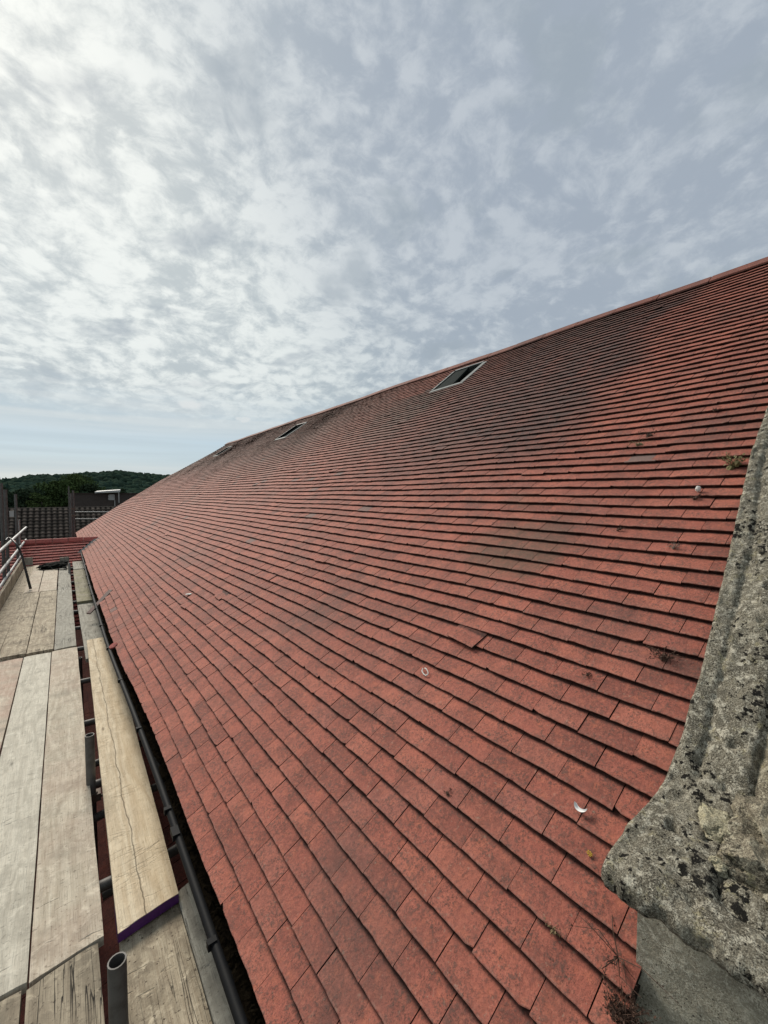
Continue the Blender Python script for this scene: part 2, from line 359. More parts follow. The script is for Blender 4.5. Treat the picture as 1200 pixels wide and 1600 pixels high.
M_LITTER = plain('gutter_litter', (.005, .004, .003), .97, 0, 60, .8, (.014, .011, .007), .004, 120, spec=0)
M_RUBBER = plain('black_rubber', (.014, .014, .014), .5, 0, 40, .5, (.03, .03, .03))
M_CLOTH = plain('black_canvas', (.009, .010, .009), .95, 0, 60, .5, (.022, .022, .02), .002, 90, spec=.05)
M_LEAD = plain('lead_flashing', (.20, .21, .205), .75, 0, 12, .7, (.10, .11, .10), .002, 30)
M_FASCIA = plain('dark_fascia', (.02, .014, .011), .85, 0, 20, .6, (.045, .03, .02), .002, 40)
M_WHITE = plain('white_paint', (.33, .34, .34), .5, 0, 10, .3, (.4, .4, .38))

def stone_mat(name, base, light, dark, yellow=.3, pits=1.0, mossamt=1.0):
    m, t, b = new_mat(name); P = coords(t)
    n1 = t.noise(P, 9, 6, .7); n2 = t.noise(P, 45, 6, .75); n3 = t.noise(P, 160, 4, .7); n4 = t.noise(P, 3.2, 4, .6)
    col = t.mix(t.ss(n1, .38, .62), base, tuple(k * .62 for k in base))
    col = t.mix(t.math('MULTIPLY', t.ss(n2, .50, .60), t.ss(n1, .30, .60, .35, 1)), col, light)
    col = t.mix(t.math('MULTIPLY', t.ss(t.noise(t.vmath('ADD', P, (3, 7, 1)), 24, 6, .75), .56, .64), yellow), col, (.42, .37, .20))
    col = t.mix(t.ss(n3, .54, .66, 0, .75), col, dark)
    col = t.mix(t.math('MULTIPLY', t.ss(t.noise(t.vmath('ADD', P, (1, 2, 9)), 90, 5, .7), .60, .66), .7), col, tuple(min(1, k * 1.25) for k in light))
    mz = t.noise(t.vmath('ADD', P, (5, 1, 4)), 52, 5, .6); ma = t.noise(t.vmath('ADD', P, (9, 1, 4)), 7, 3, .5)
    mo = t.math('MULTIPLY', t.ss(t.math('ADD', mz, t.math('MULTIPLY', ma, .55)), .885, .925), mossamt)
    fn = t.noise(P, 330, 4, .75); fm = t.noise(t.vmath('ADD', P, (2, 2, 2)), 19, 4, .65)
    col = t.mix(t.math('MULTIPLY', t.ss(fn, .50, .57), t.ss(fm, .35, .6, .3, .85)), col, tuple(k * .7 for k in dark))
    col = t.mix(t.ss(fn, .46, .40, 0, .45), col, light)
    rp_ = t.vor(t.vmath('ADD', P, t.scale(t.noise(P, 60, 3, .6, 0, 'Color'), .012)), 48, 'F1'); mo = t.math('MAXIMUM', mo, t.math('MULTIPLY', t.math('MULTIPLY', t.ss(rp_, .24, .18), t.ss(ma, .50, .56)), mossamt))
    col = t.mix(mo, col, (.012, .011, .009))
    v = t.vor(P, 120, 'F1'); pit = t.math('MULTIPLY', t.ss(v, .22, .12), t.math('MULTIPLY', t.ss(t.noise(P, 14, 3, .5), .48, .6), pits))
    col = t.mix(pit, col, (.03, .028, .024))
    t.put(b.inputs['Base Color'], col); b.inputs['Roughness'].default_value = .95; b.inputs['Specular IOR Level'].default_value = .2
    h = t.math('ADD', t.math('MULTIPLY', n2, .9), t.math('ADD', t.math('MULTIPLY', n3, .45), t.math('MULTIPLY', mo, .9)))
    h = t.math('SUBTRACT', h, t.math('MULTIPLY', pit, .8))
    t.put(b.inputs['Normal'], t.bump(h, .009, .9))
    return m
M_COPE = stone_mat('lichened_coping_stone', (.21, .188, .142), (.50, .465, .375), (.038, .032, .024), .4)
M_RUB = stone_mat('rubble_stone', (.25, .215, .155), (.44, .40, .30), (.06, .05, .04), .6, .6, .6)
M_RUBY = stone_mat('yellow_lichen_rock', (.42, .38, .26), (.56, .52, .38), (.13, .11, .08), .6, .4, 0)
M_REND = stone_mat('grey_wall_stone', (.50, .45, .345), (.66, .61, .49), (.32, .28, .21), .05, .8, 0)
def brick_mat(name, c1, c2, mortar, sc=1.0):
    m, t, b = new_mat(name); P = coords(t); x, y, z = t.sep(P)[:3]
    n = t.node('ShaderNodeTexBrick'); t.put(n.inputs['Vector'], t.comb(t.math('ADD', x, y), z, 0.)); n.inputs['Scale'].default_value = sc
    n.inputs['Brick Width'].default_value = .225; n.inputs['Row Height'].default_value = .075; n.inputs['Mortar Size'].default_value = .008
    t.put(n.inputs['Color1'], c1); t.put(n.inputs['Color2'], c2); t.put(n.inputs['Mortar'], mortar)
    col = t.mix(t.ss(t.noise(P, 6, 5, .6), .4, .7, 0, .5), n.outputs['Color'], tuple(k * .5 for k in c1))
    t.put(b.inputs['Base Color'], col); b.inputs['Roughness'].default_value = .9
    return m
M_BRICK = brick_mat('red_brown_brick', (.16, .075, .055), (.11, .06, .045), (.16, .14, .12))
M_BRICKD = brick_mat('dark_hung_tile', (.060, .047, .042), (.048, .038, .035), (.03, .025, .022), .8)

# ------------------------------------------------------------------ setting
def ground():
    m, t, b = new_mat('yard_ground'); P = coords(t)
    col = t.mix(t.ss(t.noise(P, .05, 5, .6), .45, .55), (.07, .085, .035), (.10, .095, .085))
    col = t.mix(t.ss(t.noise(P, 2., 5, .6), .4, .7, 0, .6), col, (.05, .05, .04))
    t.put(b.inputs['Base Color'], col); b.inputs['Roughness'].default_value = .95
    g = mesh_obj('ground', [(-3000, -3000, -9.5), (3000, -3000, -9.5), (3000, 3000, -9.5), (-3000, 3000, -9.5)], [(0, 1, 2, 3)], m); g['kind'] = 'structure'
ground()

# ------------------------------------------------------------------ tile laying
class Tiles:
    def __init__(s): s.v = []; s.f = []; s.a = {'rnd': [], 'dirt_shade': [], 'lip': [], 'grey': []}; s.uv = []; s.nv = 0; s.sm = []
    def put(s, pts, faces, rnd, dirt_shade, lip, grey, uv):
        n = len(pts); s.v.append(pts); s.f += [tuple(s.nv + i for i in f) for f in faces]
        s.a['rnd'].append(np.full(n, rnd)); s.a['dirt_shade'].append(dirt_shade); s.a['lip'].append(lip); s.a['grey'].append(np.full(n, grey)); s.uv.append(uv); s.nv += n
    def build(s, name, mat, parent):
        v = np.concatenate(s.v)
        return mesh_obj(name, v, s.f, mat, parent, False, {k: np.concatenate(a) for k, a in s.a.items()}, np.concatenate(s.uv))
_fc = {}
def tile_faces(nc, nr):
    if (nc, nr) in _fc: return _fc[nc, nr]
    f = []
    for i in range(nr - 1):
        for j in range(nc - 1): a = i * nc + j; f.append((a, a + 1, a + nc + 1, a + nc))
    T = nr * nc                                    # riser: two rows of nc
    for j in range(nc - 1): f.append((T + nc + j, T + nc + j + 1, T + j + 1, T + j))
    L = T + 2 * nc                                 # left side: 2 x nr, right side 2 x nr
    for i in range(nr - 1):
        f.append((L + i, L + i + 1, L + nr + i + 1, L + nr + i))
        f.append((L + 2 * nr + i + 1, L + 2 * nr + i, L + 3 * nr + i, L + 3 * nr + i + 1))
    _fc[nc, nr] = f; return f
def lay(T, mapf, u, v0, v1, th=.0165, near=True, g=GA, tilt=None, slip=0, lift=0, rot=0, grey=0, rnd=None):
    tl = th / g if tilt is None else tilt
    nc, srow = (8, [0, .0025, .007, .04, g - .016, g - .002, g + .03]) if near else (2, [0, .006, g - .014, g - .002, g + .02])
    nr = len(srow)
    r = rng.random() if rnd is None else rnd
    skew = rng.normal(0, .0008); raise_ = abs(rng.normal(0, .0009)) + lift; bow = rng.normal(.0011, .0009); du = rng.normal(0, .0012) - slip
    vv = np.linspace(v0 + rng.uniform(.0003, .0022), v1 - rng.uniform(.0003, .0018), nc); q = np.linspace(-1, 1, nc)
    tail = (rng.normal(0, .0008, nc) if near else np.zeros(nc))
    if near and rng.random() < .14:                # chipped corner
        e = 0 if rng.random() < .5 else -1; tail[e] += rng.uniform(.003, .010); 
    top = []; uvs = []
    s_arr = np.array(srow)
    drop = np.zeros(nr)
    if near: drop[0], drop[1] = .0022, .0005
    S_, Q_ = np.meshgrid(s_arr, q, indexing='ij'); V_ = np.broadcast_to(vv, S_.shape)
    fade = np.clip(1 - S_ / .06, 0, 1)
    uu = u + du + S_ + tail[None, :] * fade + skew * Q_ * 1.2 + rot * Q_ * .08
    vr = V_ + rot * (S_ - g * .5) * -1
    nn = th * 1.55 - S_ * tl + raise_ + bow * (1 - Q_ ** 2) * 1.0 - drop[:, None] + skew * Q_ * .6
    UV = np.stack([vr, uu, 0 * uu], -1).reshape(-1, 3)
    ptop = mapf(uu, vr, nn).reshape(-1, 3)
    tb = th * .80
    pr = np.concatenate([ptop[:nc], mapf(uu[0] + .0015, vr[0], nn[0] - tb).reshape(-1, 3)])
    sides = []
    for c in (0, nc - 1):
        sides += [mapf(uu[:, c], vr[:, c], nn[:, c]).reshape(-1, 3), mapf(uu[:, c], vr[:, c], nn[:, c] - tb).reshape(-1, 3)]
    pts = np.concatenate([ptop, pr] + sides)
    uvall = np.concatenate([UV, UV[:nc], UV[:nc]] + [UV[:nr]] * 4)
    n = len(pts); dirt_shade = np.zeros(n); lip = np.zeros(n); T0 = nr * nc
    dirt_shade[T0:] = 1; dirt_shade[T0:T0 + nc] = .8 if near else 1
    dirt_shade[(nr - 2) * nc:nr * nc] = .85  # strip below the next tail: dirt and lap shadow in the colour
    if near: lip[:2 * nc] = 1; lip[2 * nc:3 * nc] = .25
    T.put(pts, tile_faces(nc, nr), r, dirt_shade, lip, grey, uvall)
def lay_course(T, mapf, u, vs, ve, holes=(), w=TW, jit=0., **kw):
    """one course from vs to ve, clipped round holes (list of (a,b))"""
    segs = [(vs, ve)]
    for a, b in holes:
        ns = []
        for s0, s1 in segs:
            if b <= s0 or a >= s1: ns.append((s0, s1))
            else:
                if a > s0: ns.append((s0, a))
                if b < s1: ns.append((b, s1))
        segs = ns
    v = math.floor((vs - jit) / w) * w + jit
    while v < ve:
        d = rng.normal(0, .0016)
        for s0, s1 in segs:
            a, b = max(v, s0), min(v + w, s1)
            if b - a > .02: yield a, b
        v += w

# ------------------------------------------------------------------ main building
hall = thing('hall_building', 'long building with the big old red tiled roof, skylights and stone coping', 'building', (6, 9, -9.5))
T = Tiles()
slipped = {(16, 7), (13, 24), (22, 40), (4, 31), (9, 18), (31, 22), (27, 60), (6, 52), (38, 14), (19, 33), (12, 45), (34, 30), (8, 12)}
for k in range(NC):
    u = U0 + k * GA
    if u > 5.36: break
    ve = float(verge_y(u)); X = u * U[0] + DIST * -N[0]
    vs = .343 if X < .985 else float(np.interp(X, EDGE_X, EDGE_Y)) - .035
    holes = [(a, b) for (ua, ub, a, b) in SKY_L if ua - .03 < u + GA * .5 < ub + .02]
    ph = (k % 2) * TW * .5 + rng.normal(0, .012)
    wob = rng.normal(0, 1, 4)
    i = 0
    for a, b in lay_course(T, RP, u, vs, ve, holes, jit=ph):
        near = a < 7.5
        c = .5 * (a + b)
        uw = u + .0022 * math.sin(c * 2.1 + wob[0]) + .0016 * math.sin(c * 5.3 + wob[1])
        kw = {}
        r = rng.random()
        if r < .006: kw = dict(slip=rng.uniform(.008, .02), lift=.003, rot=rng.normal(0, .05))
        elif r < .010: kw = dict(lift=.006, rot=rng.normal(0, .06))
        if rng.random() < .006 and a > 3: kw['grey'] = .8
        lay(T, RP, uw, a, b, near=near, **kw)
        i += 1
# the odd ones one can point at: grey replacement tile, two lifted tiles
lay(T, RP, U0 + 34 * GA - .006, .92, 1.085, lift=.003, grey=1.)
lay(T, RP, U0 + 16 * GA - .012, 1.20, 1.365, lift=.012, rot=.10, rnd=.62)
T.build('tile_covering', M_TILE, None); adopt(bpy.data.objects['tile_covering'], hall)

# batten / felt sheet below the tiles (with the skylight holes left open)
mb = MB()
def rsheet(u0, u1, v0, v1, n=-.022, nu=6, nv=16):
    us = np.linspace(u0, u1, nu); vs = np.linspace(v0, v1, nv)
    P_ = np.array([[RP(a, b, n) for b in vs] for a in us]).reshape(-1, 3)
    mb.add(P_, [(i * nv + j, i * nv + j + 1, (i + 1) * nv + j + 1, (i + 1) * nv + j) for i in range(nu - 1) for j in range(nv - 1)])
rsheet(-.50, .28, .345, 19.9)
rsheet(.28, 3.2, .42, 18.5, nu=12)
rsheet(3.2, 4.2, .44, 17.6); 
vprev = .46
for (ua, ub, a, b) in SKY_L:
    rsheet(4.2, 5.34, vprev, a, nv=10); rsheet(4.2, ua, a, b, nu=3, nv=4); rsheet(ub, 5.34, a, b, nu=3, nv=4); vprev = b
rsheet(4.2, 5.34, vprev, 17.0, nv=6)
adopt(mb.build('roof_underlay', M_FASCIA), hall)

# ridge tiles: low angular cappings, each ~0.45 long
vv = .46; T2 = Tiles(); k = 0
apex = RP(5.40, 1.0, 0)
mb = MB(); att = {'rnd': [], 'dirt_shade': [], 'lip': [], 'grey': []}; uvl = []
while vv < 16.9:
    L = .45; a, b = vv + .004, vv + L - .004; r_ = rng.random(); th = .016 + rng.normal(0, .002)
    if abs(a - 0) >= 0:
        secs = []
        for v in (a, b):
            pk = RP(5.44, v, .034 + th * .6); s_ = np.array([U[0], 0, U[2]]); o_ = np.array([U[0], 0, -U[2]])
            lo1 = RP(5.31, v, .034 + th * .6); lo2 = pk + .16 * o_
            dn = np.array([0, 0, -.018])
            prof = [lo1 + dn, lo1, pk + (lo1 - pk) * .18 + np.array([0, 0, .0]), pk + np.array([0, 0, .004]), pk + (lo2 - pk) * .18, lo2, lo2 + dn]
            secs.append(prof)
        n = 7; vs_ = secs[0] + secs[1]; fs = [(j, j + 1, n + j + 1, n + j) for j in range(n - 1)] + [(6, 5, 4, 3, 2, 1, 0), tuple(n + j for j in range(7))]
        mb.add(vs_, fs)
        att['rnd'] += [r_] * 14; att['dirt_shade'] += [.9, 0, 0, 0, 0, 0, .9] * 2; att['lip'] += [0] * 14; att['grey'] += [.15 if rng.random() < .3 else 0] * 14
        uvl += [(v, 1.0, 0) for v in [1.0] * 14]
    vv += L
M_RIDGE = roof_tile_mat('ridge_clay', (.66, .74, .76), False)
adopt(mesh_obj('ridge_tiles', mb.v, mb.f, M_RIDGE, None, False, att), hall)
# lime bedding under the ridge
mb = MB(); vs_ = np.linspace(.46, 16.9, 60)
mb.tube([RP(5.36, v, .012) for v in vs_], .018, 6); adopt(mb.build('ridge_bedding', M_COPE), hall)
# far slope of the roof (not seen from here, plain tiled sheet), verge edge and hip
rp = RP(5.44, 9, .03)
def back_pt(d, v): p = RP(5.44, v, .02); return p + d * np.array([U[0], 0, -U[2]])
mb = MB(); nu, nv = 74, 40; vs_ = np.linspace(.46, 17.0, nv); P_ = []
for i in range(nu):
    for e in (0, 1):
        for v in vs_: P_.append(back_pt(i * GA + (GA if e else 0), v) + np.array([0, 0, .013 * (1 - e) * 0 + .013 * e]))
mb.add(P_, [((2 * i + e) * nv + j, (2 * i + e) * nv + j + 1, (2 * i + e + 1) * nv + j + 1, (2 * i + e + 1) * nv + j) for i in range(nu) for e in (0, 1) for j in range(nv - 1) if 2 * i + e + 1 < 2 * nu])
adopt(mesh_obj('rear_slope', mb.v, mb.f, M_TILE_LOW, None, False, {'rnd': [.5] * len(mb.v), 'dirt_shade': [0] * len(mb.v), 'lip': [0] * len(mb.v), 'grey': [0] * len(mb.v)}), hall)
# half-hip / far verge: mortar fillet following the roof edge
mb = MB(); us = np.linspace(-.56, 5.4, 50)
mb.tube([RP(a, float(verge_y(a)) + .012, -.002) for a in us], .017, 8)
adopt(mb.build('verge_fillet', M_RIDGE), hall)
for at in ('rnd', 'dirt_shade', 'lip', 'grey'):
    pass
mb = MB()                                      # far gable / hip face, closed behind the verge
edge = [RP(a, float(verge_y(a)), -.03) for a in us]
base = [np.array([p[0], 19.6, -9.5]) for p in edge]
for i in range(len(us) - 1): mb.add([edge[i], edge[i + 1], base[i + 1], base[i]], [(0, 1, 2, 3)])
adopt(mb.build('far_gable_wall', M_BRICK), hall)

# skylights: lead lined openings
for (ua, ub, a, b) in SKY_L:
    d = .15
    c = [RP(ua, a, 0), RP(ua, b, 0), RP(ub, b, 0), RP(ub, a, 0)]
    nrm = N
    mb = MB()
    w_ = .075 if a < 6 else .045
    def strip(p0, p1, inn, h=.040, th=.022):      # raised kerb around the opening
        p0 = np.array(p0); p1 = np.array(p1); inn = np.array(inn)
        q = [p0, p1, p1 + inn, p0 + inn]; top = [x + nrm * h for x in q]; bot = [x - nrm * .02 for x in q]
        mb.add(bot + top, [(0, 1, 5, 4), (1, 2, 6, 5), (2, 3, 7, 6), (3, 0, 4, 7), (4, 5, 6, 7)])
    Uv = np.array([U[0], 0, U[2]]); Yv = np.array([0, 1., 0])
    strip(c[0] - Yv * w_, c[3] - Yv * w_, Yv * w_, .030)
    strip(c[1], c[2], Yv * .035, .034)
    strip(c[0] - Uv * .06 - Yv * w_, c[1] - Uv * .06 + Yv * .035, Uv * .06, .028)
    strip(c[3], c[2], Uv * .04, .036)
    sk = mb.build('skylight', M_LEAD); adopt(sk, hall)
    mb = MB()                                   # reveals
    low = [p - nrm * d for p in c]; hi = [p + nrm * .026 for p in c]
    for i in range(4):
        j = (i + 1) % 4
        mb.add([hi[i], hi[j], low[j], low[i]], [(0, 1, 2, 3)])
    mb2 = mb
    o = mb2.build('reveal', M_LEAD if False else plain('reveal_lining', (.10, .115, .11), .6, .1, 14, .6, (.05, .055, .05))); o.parent = sk
    mg, tg, bgls = new_mat('skylight_glass'); bgls.inputs['Base Color'].default_value = (.008, .010, .011, 1); bgls.inputs['Roughness'].default_value = .22; bgls.inputs['Specular IOR Level'].default_value = .35
    gl = mesh_obj('glass', [p - nrm * (d - .008) for p in c], [(0, 1, 2, 3)], mg, sk)
    mc0 = c[0] + (c[1] - c[0]) * .30; mc3 = c[3] + (c[2] - c[3]) * .52
    mb = MB(); q_ = [mc0, c[1], c[2] , mc3]; tp = [p + nrm * .020 for p in q_]; bt = [p - nrm * .004 for p in q_]
    mb.add(bt + tp, [(0, 3, 2, 1), (4, 5, 6, 7), (0, 1, 5, 4), (1, 2, 6, 5), (2, 3, 7, 6), (3, 0, 4, 7)])
    if a < 6: mb.build('casement', plain('dull_pane', (.020, .026, .025), .85, 0, 9, .7, (.012, .015, .014), spec=.05), sk)

# long wall under the eaves and fascia
mb = MB(); mb.box((.56, .0, -9.5), (.86, 19.6, -1.60)); adopt(mb.build('side_wall', M_BRICK), hall)
mb = MB(); mb.box((.495, -.6, -1.72), (.555, 19.6, -1.475)); adopt(mb.build('fascia_board', M_FASCIA), hall)
# ---- gable parapet with coping and kneeler
mb = MB(); xs = np.linspace(.985, 5.7, 30)
ztop = np.maximum(-.815, -1.663 + .7454 * xs - .09)
ztop = np.where(xs < 1.25, -.815, ztop)
for i in range(len(xs) - 1):
    x0, x1 = xs[i], xs[i + 1]; z0, z1 = ztop[i], ztop[i + 1]
    y0 = float(np.interp(x0, EDGE_X, EDGE_Y)) - .035; y1 = float(np.interp(x1, EDGE_X, EDGE_Y)) - .035
    mb.add([(x0, y0, -9.5), (x1, y1, -9.5), (x1, y1, z1), (x0, y0, z0)], [(0, 1, 2, 3)])
    mb.add([(x0, -.30, -9.5), (x1, -.30, -9.5), (x1, -.30, z1), (x0, -.30, z0)], [(3, 2, 1, 0)])
    mb.add([(x0, y0, z0), (x1, y1, z1), (x1, -.30, z1), (x0, -.30, z0)], [(0, 1, 2, 3)])
y0 = float(np.interp(.985, EDGE_X, EDGE_Y)) - .035
ny, nz = 30, 60; ys_ = np.linspace(-.30, y0, ny); zs_ = np.concatenate([np.linspace(-9.5, -2.2, 10), np.linspace(-2.1, -.815, nz - 10)])
W_ = []
for z in zs_:
    for y in ys_:
        n_ = mnoise.fractal(Vector((y * 9, z * 9, 3)), 1, 2, 4) * .004
        W_.append((.985 - n_ * (1 if ys_[0] < y < ys_[-1] else 0), y, z))
mb.add(W_, [(i * ny + j, (i + 1) * ny + j, (i + 1) * ny + j + 1, i * ny + j + 1) for i in range(nz - 1) for j in range(ny - 1)])
adopt(mb.build('gable_wall', M_REND), hall)

# coping: profile swept along the slope, dressed edge rounded, weathered face
prof = [(1.02, -.800, 0, -1), (.95, -.806, 0, -1), (.915, -.808, -.2, -1)]
for ang in np.linspace(-70, 90, 12):
    a_ = R(ang); prof.append((.905 - .050 * abs(math.cos(a_)) ** .7, -.783 + .026 * math.copysign(abs(math.sin(a_)) ** .75, a_), -math.cos(a_), math.sin(a_)))
Xs = np.concatenate([np.arange(.920, 2.9, .0068), np.arange(2.92, 5.8, .05)])
def cz(x):
    a, b = -.757 + .02 * (x - .92), -1.663 + .7454 * x; k_ = .045
    h = max(k_ - abs(a - b), 0) / k_; return max(a, b) + h * h * k_ * .25
for x in Xs:
    s_ = (cz(x + .01) - cz(x - .01)) / .02; l_ = math.hypot(1, s_)
    prof.append((x, cz(x), -s_ / l_, 1 / l_))
tt = []                                         # (t across from outer edge, depth below surface)
r0 = .011
tt += [(.0, .06), (.0, .035)]
for ang in np.linspace(0, 90, 6): tt.append((r0 - r0 * math.cos(R(ang)), r0 - r0 * math.sin(R(ang))))
for q in np.arange(.017, .34, .0058): tt.append((q, 0.))
tt += [(.42, .0), (.52, .01), (.62, .02), (.66, .06)]
V_ = []; npf, ntt = len(prof), len(tt)
for (x, z, nx, nz_) in prof:
    ye = float(np.interp(x, EDGE_X, EDGE_Y))
    for (q, d) in tt:
        d2 = d
        if x < .93 or nz_ < 0: d2 = min(d, .020 if nz_ < .5 else .045)
        if x > .93 and nz_ < 0: d2 = min(d, .012)
        if d == 0.:
            ontop = min(1., max(0., (x - .93) / .08))
            gx = q - (.056 + .006 * math.sin(x * 7))
            d2 += .010 * math.exp(-(gx / .010) ** 2) * sm(x, 1.15, 1.35)       # moss filled groove
            d2 += (-.010 * sm(q, .07, .12)) * sm(x, 1.15, 1.4)                 # fuller face beyond it
            d2 += .045 * sm(q, .150, .19) * ontop                                # falls away behind
            p = Vector((x * 1.0, q, z))
            nz2 = mnoise.fractal(p * 11, 1, 2, 5) * .009 + mnoise.fractal(p * 48, .8, 2, 4) * .0048 - .006 * max(0, .10 - abs(mnoise.noise(p * 6.5 + Vector((3, 1, 8))))) * 10 * (mnoise.noise(p * 2.2) > .05)
            d2 -= nz2 * min(1, (q + .01) / .03)
            pv = mnoise.noise(p * 30); d2 += .012 * max(0, pv - .34) * 4 * sm(q, .03, .06)
        yn = mnoise.fractal(Vector((x * 13, 5, q * 20)), 1, 2, 4) * .0035
        V_.append((x - nx * d2, ye - q + yn, z - nz_ * d2))
F_ = [(i * ntt + j, (i + 1) * ntt + j, (i + 1) * ntt + j + 1, i * ntt + j + 1) for i in range(npf - 1) for j in range(ntt - 1)]
F_ = [f[::-1] for f in F_]
cop = mesh_obj('coping', V_, F_, M_COPE, None, True); adopt(cop, hall)
# moss cushions and joints in the coping
def lump_mesh(mbx, c, r, seed, flat=1., rough=.35, sub=3, fr=2.2):
    bm = bmesh.new(); bmesh.ops.create_icosphere(bm, subdivisions=sub, radius=1)
    vs = []
    for v in bm.verts:
        p = v.co.copy(); k_ = 1 + rough * mnoise.fractal(p * fr + Vector((seed * 3.7, seed * 1.3, 0)), 1, 2, 4)
        vs.append(Vector(c) + Vector((p.x * r[0], p.y * r[1], p.z * r[2] * flat)) * k_)
    fs = [tuple(v.index for v in f.verts) for f in bm.faces]; bm.free(); mbx.add(vs, fs)
M_MOSSB = plain('black_moss', (.012, .011, .008), .97, 0, 200, .6, (.03, .028, .015), .003, 300)
def cope_pt(x, q): return (x, float(np.interp(x, EDGE_X, EDGE_Y)) - q, cz(x))
# rubble heaped on the kneeler behind the coping edge
def rock(c, r, seed, mat, rot):
    mbx = MB(); lump_mesh(mbx, (0, 0, 0), r, seed, 1., .55, 4, 1.3)
    # flatten facets for a broken look
    pl = [Vector(rng.normal(0, 1, 3)).normalized() for _ in range(9)]; vs = []
    for v in mbx.v:
        p = Vector(v)
        for n_ in pl:
            k_ = .62 * max(r) * (abs(n_.x) * r[0] + abs(n_.y) * r[1] + abs(n_.z) * r[2]) / max(r); dd = p.dot(n_) - k_
            if dd > 0: p -= n_ * dd * .9
        p += p.normalized() * mnoise.fractal(p * 40, 1, 2, 4) * .0025
        vs.append(p)
    me = MB(); Mz = Matrix.Rotation(rot, 3, 'Z'); me.add([Mz @ v + Vector(c) for v in vs], mbx.f)
    o = me.build('rubble_stone', mat, None, False); adopt(o, hall); return o
rocks = [((1.20, .175, -.735), (.10, .065, .050), 1, M_RUB, .3), ((1.155, .262, -.752), (.055, .030, .020), 2, M_RUBY, .5), ((1.08, .185, -.748), (.055, .05, .035), 3, M_RUB, .1),
         ((1.10, .10, -.730), (.07, .05, .045), 4, M_RUBY, .9), ((1.36, .14, -.66), (.10, .06, .055), 5, M_RUB, .2), ((1.02, .10, -.755), (.05, .04, .030), 6, M_RUB, 1.2),
         ((1.52, .13, -.55), (.11, .06, .05), 7, M_RUB, .2), ((1.13, .22, -.758), (.03, .03, .022), 8, M_RUB, 2.), ((1.05, .232, -.765), (.025, .018, .016), 9, M_RUBY, 2.4),
         ((1.24, .06, -.68), (.09, .05, .06), 10, M_RUB, .6), ((1.42, .02, -.60), (.12, .06, .06), 11, M_RUBY, .4), ((1.06, .0, -.74), (.09, .05, .05), 12, M_RUB, .4), ((1.70, .15, -.42), (.10, .05, .05), 13, M_RUB, .4)]
for c, r, sd_, mt, rt in rocks: rock(c, r, sd_, mt, rt)
mb = MB(); n1, n2 = 90, 46
G_ = []
for i in range(n1):
    for j in range(n2):
        x = 1.02 + (i / (n1 - 1)) * 1.1; y = -.25 + (j / (n2 - 1)) * .50
        z = cz(x) - .012 + mnoise.fractal(Vector((x * 14, y * 14, 7)), 1, 2, 5) * .016 + .02 * sm(.26 - y, 0, .1)
        G_.append((x, y, z - .05 * sm(y, .225, .25) - .03 * (1 - sm(x, 1.02, 1.06))))
mb.add(G_, [(i * n2 + j, (i + 1) * n2 + j, (i + 1) * n2 + j + 1, i * n2 + j + 1) for i in range(n1 - 1) for j in range(n2 - 1)])
adopt(mb.build('mortar_bed', M_RUB, None, True), hall)

# gutter: half round, on brackets, choked with litter
def gut_x(y): return .424 - .05 * float(sm(y, 2.0, 5.5)) + .02 * float(sm(y, 8, 13))
mb = MB(); ys_ = list(np.arange(-.4, 13.6, .25)); na = 14; r = .053; vs_ = []
for y in ys_:
    for kk in (0, 1):
        rr = r - .003 * kk
        for i in range(na):
            a = math.pi + math.pi * i / (na - 1)
            vs_.append((gut_x(y) + rr * math.cos(a), y, -1.520 + rr * math.sin(a) + .002 * math.sin(y * 2)))
n2 = 2 * na; fs = []
for s_ in range(len(ys_) - 1):
    for i in range(na - 1):
        a = s_ * n2 + i; fs.append((a, a + n2, a + n2 + 1, a + 1)); a += na; fs.append((a, a + 1, a + n2 + 1, a + n2))
    a = s_ * n2; fs.append((a, a + na, a + n2 + na, a + n2)); a = s_ * n2 + na - 1; fs.append((a, a + n2, a + n2 + na, a + na))
mb.add(vs_, fs)
for s_ in range(len(ys_) - 1):                    # rolled outer lip
    pass
mb.tube([(gut_x(y) - r - .002, y, -1.528 + .002 * math.sin(y * 2)) for y in ys_], .016, 14)
gut = mb.build('gutter', M_PVC, None, True); adopt(gut, hall)
for y in (.55, 1.42, 2.0, 2.17, 3.05, 3.95, 4.85, 5.75, 6.65, 7.6, 8.5, 9.4, 10.3, 11.2, 12.2):
    mb = MB(); wv = .06 if y in (2.0,) else .022; vs_ = []
    for yy in (y - wv / 2, y + wv / 2):
        for rr in (r + .019, r + .016):
            for i in range(na):
                a = math.pi * .97 + math.pi * 1.06 * i / (na - 1); vs_.append((gut_x(y) + rr * math.cos(a), yy, -1.519 + rr * math.sin(a)))
    fs = []
    for i in range(na - 1):
        fs += [(i, i + 1, n2 + i + 1, n2 + i), (na + i, n2 + na + i, n2 + na + i + 1, na + i + 1), (i, na + i, na + i + 1, i + 1), (n2 + i, n2 + i + 1, n2 + na + i + 1, n2 + na + i)]
    mb.add(vs_, fs)
    mb.box((gut_x(y) - r - .026, y - wv / 2, -1.534), (gut_x(y) - r + .004, y + wv / 2, -1.507))
    mb.box((gut_x(y) + .03, y - .010, -1.590), (.495, y + .010, -1.575))
    mb.build('bracket', M_PVC, gut)
mb = MB(); random.seed(5)                         # litter bed
ys2 = np.arange(-.4, 13.5, .03); nx_ = 12; vs_ = []
for y in ys2:
    for i in range(nx_):
        x = -.046 + .100 * i / (nx_ - 1)
        h = mnoise.fractal(Vector((x * 30, y * 8, 2)), 1, 2, 5)
        vs_.append((gut_x(y) + x, y, -1.560 + .014 * h + .012 * (i / nx_) + .012 * mnoise.noise(Vector((0, y * 1.7, 5)))))
